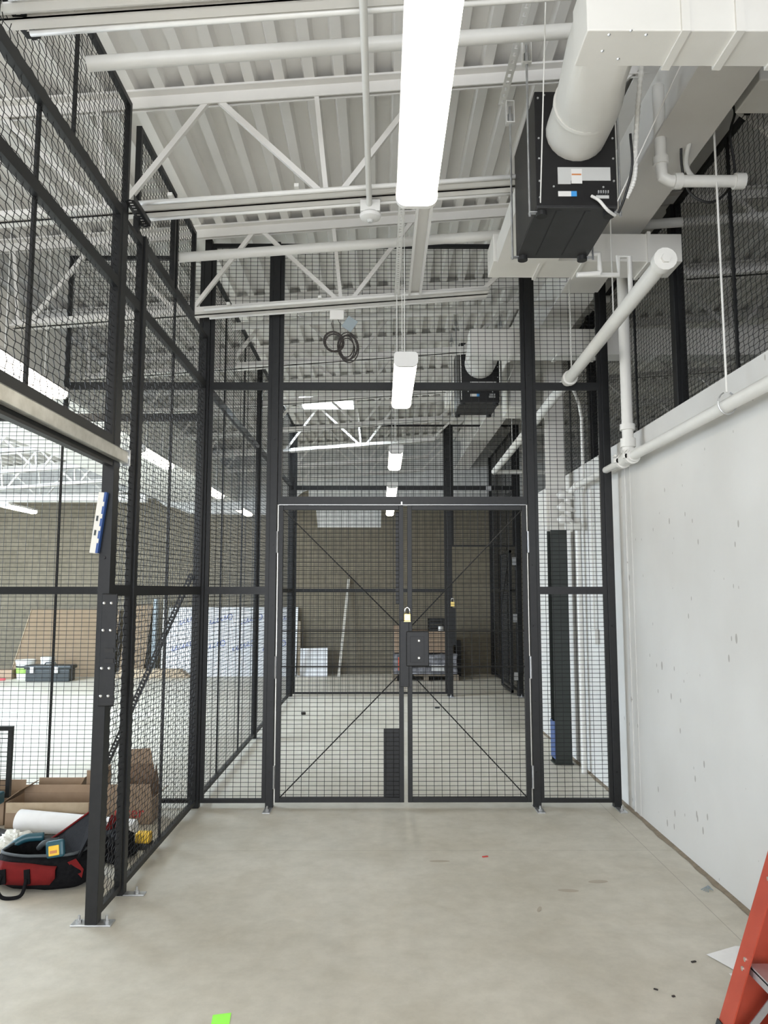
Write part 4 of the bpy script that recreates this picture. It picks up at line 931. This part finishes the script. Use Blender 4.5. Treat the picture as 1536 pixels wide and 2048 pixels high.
# ------------------------------------------------------------------ right foreground
t = thing('step_ladder', 'orange fiberglass step ladder leaning at the lower right corner', 'ladder', (1.4, 2.5, 0))
FOOT, TOPX, TZ = 1.185, 1.72, 1.50
def lx(z): return FOOT + (TOPX - FOOT) * z / TZ
for yy, s in ((2.78, 1), (2.30, -1)):
    d = Vector((TOPX - FOOT, 0, TZ)).normalized(); a = Vector((d.z, 0, -d.x))
    r = MB(); p0 = Vector((FOOT, yy, .02)); p1 = Vector((TOPX, yy, TZ))
    r.rod(p0, p1, .004, .030, up=(0, 1, 0)) if 0 else None
    for (off, wd_a, wd_y, dy) in ((0, .005, .085, 0), (.14, .005, .085, 0), (.07, .14, .004, .040 * s)):
        c = (p0 + p1) / 2 + a * off + Vector((0, dy, 0))
        r.obox(c, ((p1 - p0).length, wd_a, wd_y), Matrix((d, a, Vector((0, 1, 0)))).transposed())
    r.build('rail', M['orange'], t)
    MB().obox(p0 + a * .07 + Vector((0, 0, .01)), (.05, .145, .087), Matrix((d, a, Vector((0, 1, 0)))).transposed()).build('rubber_foot', M['rubber'], t)
    for z in (.275, .245):
        for k in (0, .30, .60, .90):
            zz = z + k
            if s > 0: MB().tube([(lx(zz) - .004, yy - .01, zz), (lx(zz) - .010, yy - .01, zz)], .008, 8).build('rivet', M['chrome'], t)
for z in (.26, .56, .86, 1.16):
    st = MB().box(lx(z) + .006, lx(z) + .085, 2.32, 2.76, z - .006, z + .006); st.box(lx(z) + .006, lx(z) + .010, 2.32, 2.76, z - .03, z); st.box(lx(z) + .081, lx(z) + .085, 2.32, 2.76, z - .03, z)
    st.build('step', M['alu'], t)
MB().rod((lx(.02) + .04, 2.74, .02), (lx(.26) + .09, 2.70, .22), .024, .004, up=(0, 1, 0)).build('brace', M['alu'], t)
tag(MB().box(TOPX - .03, TOPX + .075, 2.28, 2.80, TZ, TZ + .05).build('ladder_cap', M['orange'], t), '', '') if 0 else MB().box(TOPX - .03, TOPX + .075, 2.28, 2.80, TZ, TZ + .05).build('top_cap', M['orange'], t, bevel=.006)
q = MB().add([(1.40, 3.40, .004), (1.47, 3.24, .004), (1.50, 3.14, .003), (1.72, 3.08, .006), (1.72, 3.45, .004), (1.55, 3.45, .016)], [(0, 1, 2, 3, 4, 5)])
t = thing('paper_sheet', 'folded white paper lying on the floor behind the ladder', 'paper', (1.5, 3.3, 0))
o = q.build('sheet', M['paper'], t); s = o.modifiers.new('thick', 'SOLIDIFY'); s.thickness = .001
o = MB().add([(1.425, 3.245, .001), (1.425, 3.155, .001), (1.56, 3.135, .001), (1.58, 3.25, .001)], [(0, 1, 2, 3)]).build('second_sheet', M['paper'], t)
MB().box(1.44, 1.455, 3.165, 3.178, .0015, .002).build('print', M['line'], t)
tag(MB().add([(-.62, 2.95, .0015), (-.555, 2.965, .0015), (-.545, 2.87, .0015), (-.61, 2.86, .0015)], [(3, 2, 1, 0)]).build('tape_square', M['green']), 'neon green tape square on the floor at the bottom edge', 'tape')
# small debris
def chip(x, y, sx, sy, m, label, name='debris_chip', rot=.3, h=.004):
    tag(MB().obox((x, y, h / 2 + .0005), (sx, sy, h), Matrix.Rotation(rot, 3, 'Z')).build(name, M[m]), label, 'debris')
chip(.614, 4.60, .035, .012, 'redprint', 'small dark red chip on the floor in the middle')
chip(1.32, 3.34, .022, .008, 'dark', 'dark splinter on the floor near the paper')
chip(1.13, 3.07, .012, .008, 'dark', 'dark crumb on the floor left of the ladder')
chip(1.08, 3.12, .016, .006, 'dark', 'dark twig bit on the floor left of the ladder', rot=-.6)
chip(-.98, 9.7, .05, .05, 'dark', 'small black square thing on the floor beyond the left gate leaf', h=.03)
chip(.75, 10.2, .06, .03, 'grayfab', 'small grey scrap on the floor beyond the right gate leaf', h=.02)
t = thing('wire_offcuts', 'bundle of bluish wire offcuts at the foot of the right wall', 'wire offcuts', (1.70, 4.10, 0))
for k in range(4): MB().tube([(1.675 + .008 * k, 4.10 - .010 * k, .004), (1.705 + .006 * k, 4.11 + .006 * k, .014), (1.735, 4.09 + .012 * k, .005)], .0025, 6).build('wire', M['slate'], t)

# ------------------------------------------------------------------ against the back wall
t = thing('insulation_board', 'large white insulation board with blue print leaning on the back wall', 'insulation board', (-2.77, 14.0, 0))
o = MB().add([(-3.99, 13.93, .002), (-1.56, 13.93, .002), (-1.56, 14.24, 1.245), (-3.99, 14.24, 1.245), (-3.99, 13.98, .002), (-1.56, 13.98, .002), (-1.56, 14.29, 1.245), (-3.99, 14.29, 1.245)],
             [(0, 1, 2, 3), (4, 7, 6, 5), (0, 4, 5, 1), (3, 2, 6, 7), (0, 3, 7, 4), (1, 5, 6, 2)]).build('board', M['foam'], t)
sl = .31 / 1.243
for row, z in enumerate((.45, .93)):
    for k in range(4):
        xx = -3.86 + k * .56 + .1 * row
        q = MB()
        def bp_(u, v): return (xx + u, 13.93 + sl * (z + v) - .006, z + v)
        for j in range(5):
            u = j * .065; v = u * .33
            q.tube([bp_(u, v), bp_(u + .022, v + .075)], .006, 4)
            q.tube([bp_(u + .02, v + .0), bp_(u + .05, v + .022)], .006, 4)
        q.tube([bp_(.37 + .045 * math.cos(a), .14 + .05 * math.sin(a)) for a in [2 * PI * i / 12 for i in range(13)]], .006, 4)
        q.build('blue_print', M['blueink'], t)
t = thing('white_panel_stack', 'stack of small white boards leaning on the back wall, seen through the left gate leaf', 'boards', (-1.25, 14.0, 0))
for k in range(3):
    MB().add([(-1.54 + .01 * k, 13.95 + .03 * k, .002), (-.98, 13.95 + .03 * k, .002), (-.99, 14.10 + .03 * k, .50), (-1.53, 14.10 + .03 * k, .49), (-1.54 + .01 * k, 13.965 + .03 * k, .002), (-.98, 13.965 + .03 * k, .002), (-.99, 14.115 + .03 * k, .50), (-1.53, 14.115 + .03 * k, .49)],
             [(0, 1, 2, 3), (4, 7, 6, 5), (0, 4, 5, 1), (3, 2, 6, 7), (0, 3, 7, 4), (1, 5, 6, 2)]).build('board', M['foam'], t)
tag(MB().rod((-.77, 13.90, .0), (-.61, 14.26, 1.78), .045, .03, up=(0, 1, 0)).build('metal_stud', M['galv']), 'pale galvanized stud leaning on the back wall', 'metal stud')
tag(MB().rod((-1.50, 13.90, .02), (-1.50, 13.93, 1.0), .05, .04, up=(0, 1, 0)).build('dark_post_offcut', M['dirt']), 'dark narrow board edge between the insulation board and the white boards', 'board')
t = thing('hardboard_sheet', 'brown hardboard sheet leaning on the back wall at the far left', 'hardboard sheet', (-5.6, 14.0, 0))
MB().add([(-6.72, 13.85, .002), (-4.9, 13.85, .002), (-4.9, 14.22, 1.21), (-6.55, 14.22, 1.21), (-6.72, 13.87, .002), (-4.9, 13.87, .002), (-4.9, 14.24, 1.21), (-6.55, 14.24, 1.21)],
         [(0, 1, 2, 3), (4, 7, 6, 5), (0, 4, 5, 1), (3, 2, 6, 7), (0, 3, 7, 4), (1, 5, 6, 2)]).build('sheet', M['brownply'], t)
MB().rod((-6.725, 13.845, .01), (-6.555, 14.21, 1.21), .012, .012).build('pale_edge', M['wood'], t, label='pale torn edge')
t = thing('plywood_sheet', 'brown plywood sheet on edge behind the left partition, beside the insulation board', 'plywood sheet', (-4.5, 14.1, 0))
MB().add([(-4.80, 13.95, .002), (-4.35, 13.95, .002), (-4.28, 14.2, 1.30), (-4.75, 14.2, 1.30), (-4.80, 13.97, .002), (-4.35, 13.97, .002), (-4.28, 14.22, 1.30), (-4.75, 14.22, 1.30)],
         [(0, 1, 2, 3), (4, 7, 6, 5), (0, 4, 5, 1), (3, 2, 6, 7), (0, 3, 7, 4), (1, 5, 6, 2)]).build('sheet', M['brownply'], t)
for x, m, nm in ((-4.22, 'slate', 'grey pipe standing on the back wall behind the left partition'), (-4.05, 'galv', 'shiny metal tube standing against the back wall behind the left partition')):
    pipe('standing_tube', [(x, 14.12, .0), (x + .02, 14.12, 1.40)], .045 if m == 'slate' else .03, nm, 'tube', m)
t = thing('wood_planks', 'low stack of pale wooden planks on the floor at the back wall', 'planks', (-4.3, 13.8, 0))
for k in range(4): MB().box(-4.85 + .06 * k, -3.45 - .05 * k, 13.66, 13.88, .001 + k * .038, .036 + k * .038).build('plank', M['wood'], t)
t = thing('paint_bucket', 'white bucket with green label on the floor before the hardboard sheet', 'bucket', (-6.33, 13.6, 0))
MB().tube([(-6.33, 13.6, .001), (-6.33, 13.6, .30)], [.135, .16], 24).build('pail', M['bucket'], t, smooth='auto')
MB().tube([(-6.33, 13.6, .10), (-6.33, 13.6, .20)], [.146, .154], 24).build('label_band', M['greenlab'], t, label='green label')
MB().tube([(-6.33, 13.6, .205), (-6.33, 13.6, .235)], [.156, .158], 24).build('dark_band', M['toolbox'], t)
MB().tube([(-6.33, 13.6, .295), (-6.33, 13.6, .335)], .170, 24).build('lid', M['bucket'], t, smooth='auto')
t = thing('tool_box', 'black plastic toolbox with two silver latches by the back wall', 'toolbox', (-5.75, 13.6, 0))
MB().box(-6.12, -5.36, 13.15, 13.40, .001, .21).build('body', M['toolbox'], t, bevel=.015)
MB().box(-6.15, -5.33, 13.13, 13.42, .212, .275).build('lid', M['toolbox'], t, bevel=.02)
MB().tube([(-5.85, 13.28, .275), (-5.83, 13.28, .31), (-5.67, 13.28, .31), (-5.65, 13.28, .275)], .012, 8).build('handle', M['toolbox'], t)
for x in (-6.0, -5.58): MB().box(x - .03, x + .03, 13.12, 13.15, .15, .25).build('latch', M['chrome'], t)
t = thing('small_tub', 'small white lidded tub behind the black toolbox', 'tub', (-5.90, 13.95, 0))
MB().tube([(-5.92, 13.56, .001), (-5.92, 13.56, .34)], [.11, .12], 20).build('tub', M['bucket'], t, smooth='auto')
MB().tube([(-5.92, 13.56, .34), (-5.92, 13.56, .385)], .125, 20).build('lid', M['bucket'], t, smooth='auto')
tag(MB().box(-6.9, -6.52, 13.5, 13.72, .001, .16).build('cardboard_box', M['card']), 'small closed cardboard box left of the white bucket', 'cardboard box')
tag(MB().tube(curve([(-7.1, 13.3, .02), (-6.9, 13.35, .04), (-6.75, 13.3, .02), (-6.55, 13.34, .02)], 20), .02, 8).build('red_hose', M['redpaint']), 'red hose piece on the floor before the small cardboard box', 'hose')
# pallet load
t = thing('wooden_pallet', 'dark wooden pallet under the wrapped load behind the gate', 'pallet', (.78, 13.7, 0))
for x in (.20, .75, 1.27): MB().box(x, x + .08, 13.25, 14.15, .001, .08).build('stringer', M['dirt'], t)
for y in (13.25, 13.5, 13.75, 14.0): MB().box(.20, 1.35, y, y + .14, .081, .10).build('deck_board', M['dirt'], t)
t = thing('wrapped_load', 'grey shrink-wrapped load on the pallet behind the gate', 'wrapped load', (.78, 13.7, .1))
bm = bmesh.new(); bmesh.ops.create_cube(bm, size=1); bmesh.ops.subdivide_edges(bm, edges=bm.edges[:], cuts=10, use_grid_fill=True)
for v in bm.verts:
    d = .03 * noise.noise(v.co * 7); v.co = Vector((v.co.x * (1.10 + d), v.co.y * (.82 + d), (v.co.z + .5) * .34 + d * .3 * (v.co.z > 0)))
me = bpy.data.meshes.new('film'); bm.to_mesh(me); bm.free(); me.materials.append(M['wrap']); o = bpy.data.objects.new('film', me); C.objects.link(o); o.parent = t; o.location = (0, 0, .012)
MB().box(.30, .40, 13.262, 13.27, .18, .40).build('red_tag', M['redcan'], t, label='orange-red tag')
MB().box(.88, 1.10, 13.262, 13.27, .17, .27).build('white_papers', M['stickerw'], t, label='white papers under the film')
t = thing('cardboard_box', 'big brown cardboard carton on the wrapped load behind the gate', 'cardboard box', (.72, 13.7, .47))
MB().box(.24, 1.24, 13.35, 14.0, .472, .84).build('carton', M['card'], t, bevel=.006)
MB().box(.24, 1.24, 13.348, 13.352, .65, .658).build('seam', M['card_in'], t)
tag(MB().box(.22, .52, 13.4, 13.8, .842, .93).build('cardboard_box', M['card']), 'small carton on the left end of the big carton behind the gate', 'cardboard box')
t = thing('black_crate', 'black slotted crate on the big carton behind the gate', 'crate', (1.0, 13.6, .85))
for k in range(4): MB().box(.85, 1.13, 13.42, 13.70, .845 + .06 * k, .885 + .06 * k).build('slat', M['rubber'], t)
for x in (.85, 1.11): MB().box(x, x + .02, 13.425, 13.695, .843, 1.06).build('corner', M['toolbox'], t)
tag(MB().tube([(1.06, 13.37, .842), (1.06, 13.37, .93)], .048, 16).build('tape_roll', M['stickerw']), 'white roll standing before the black crate', 'roll')
tag(MB().box(1.37, 1.47, 13.95, 14.25, .001, .64).build('dark_cabinet', M['rubber']), 'narrow black cabinet against the back wall right of the pallet', 'cabinet')
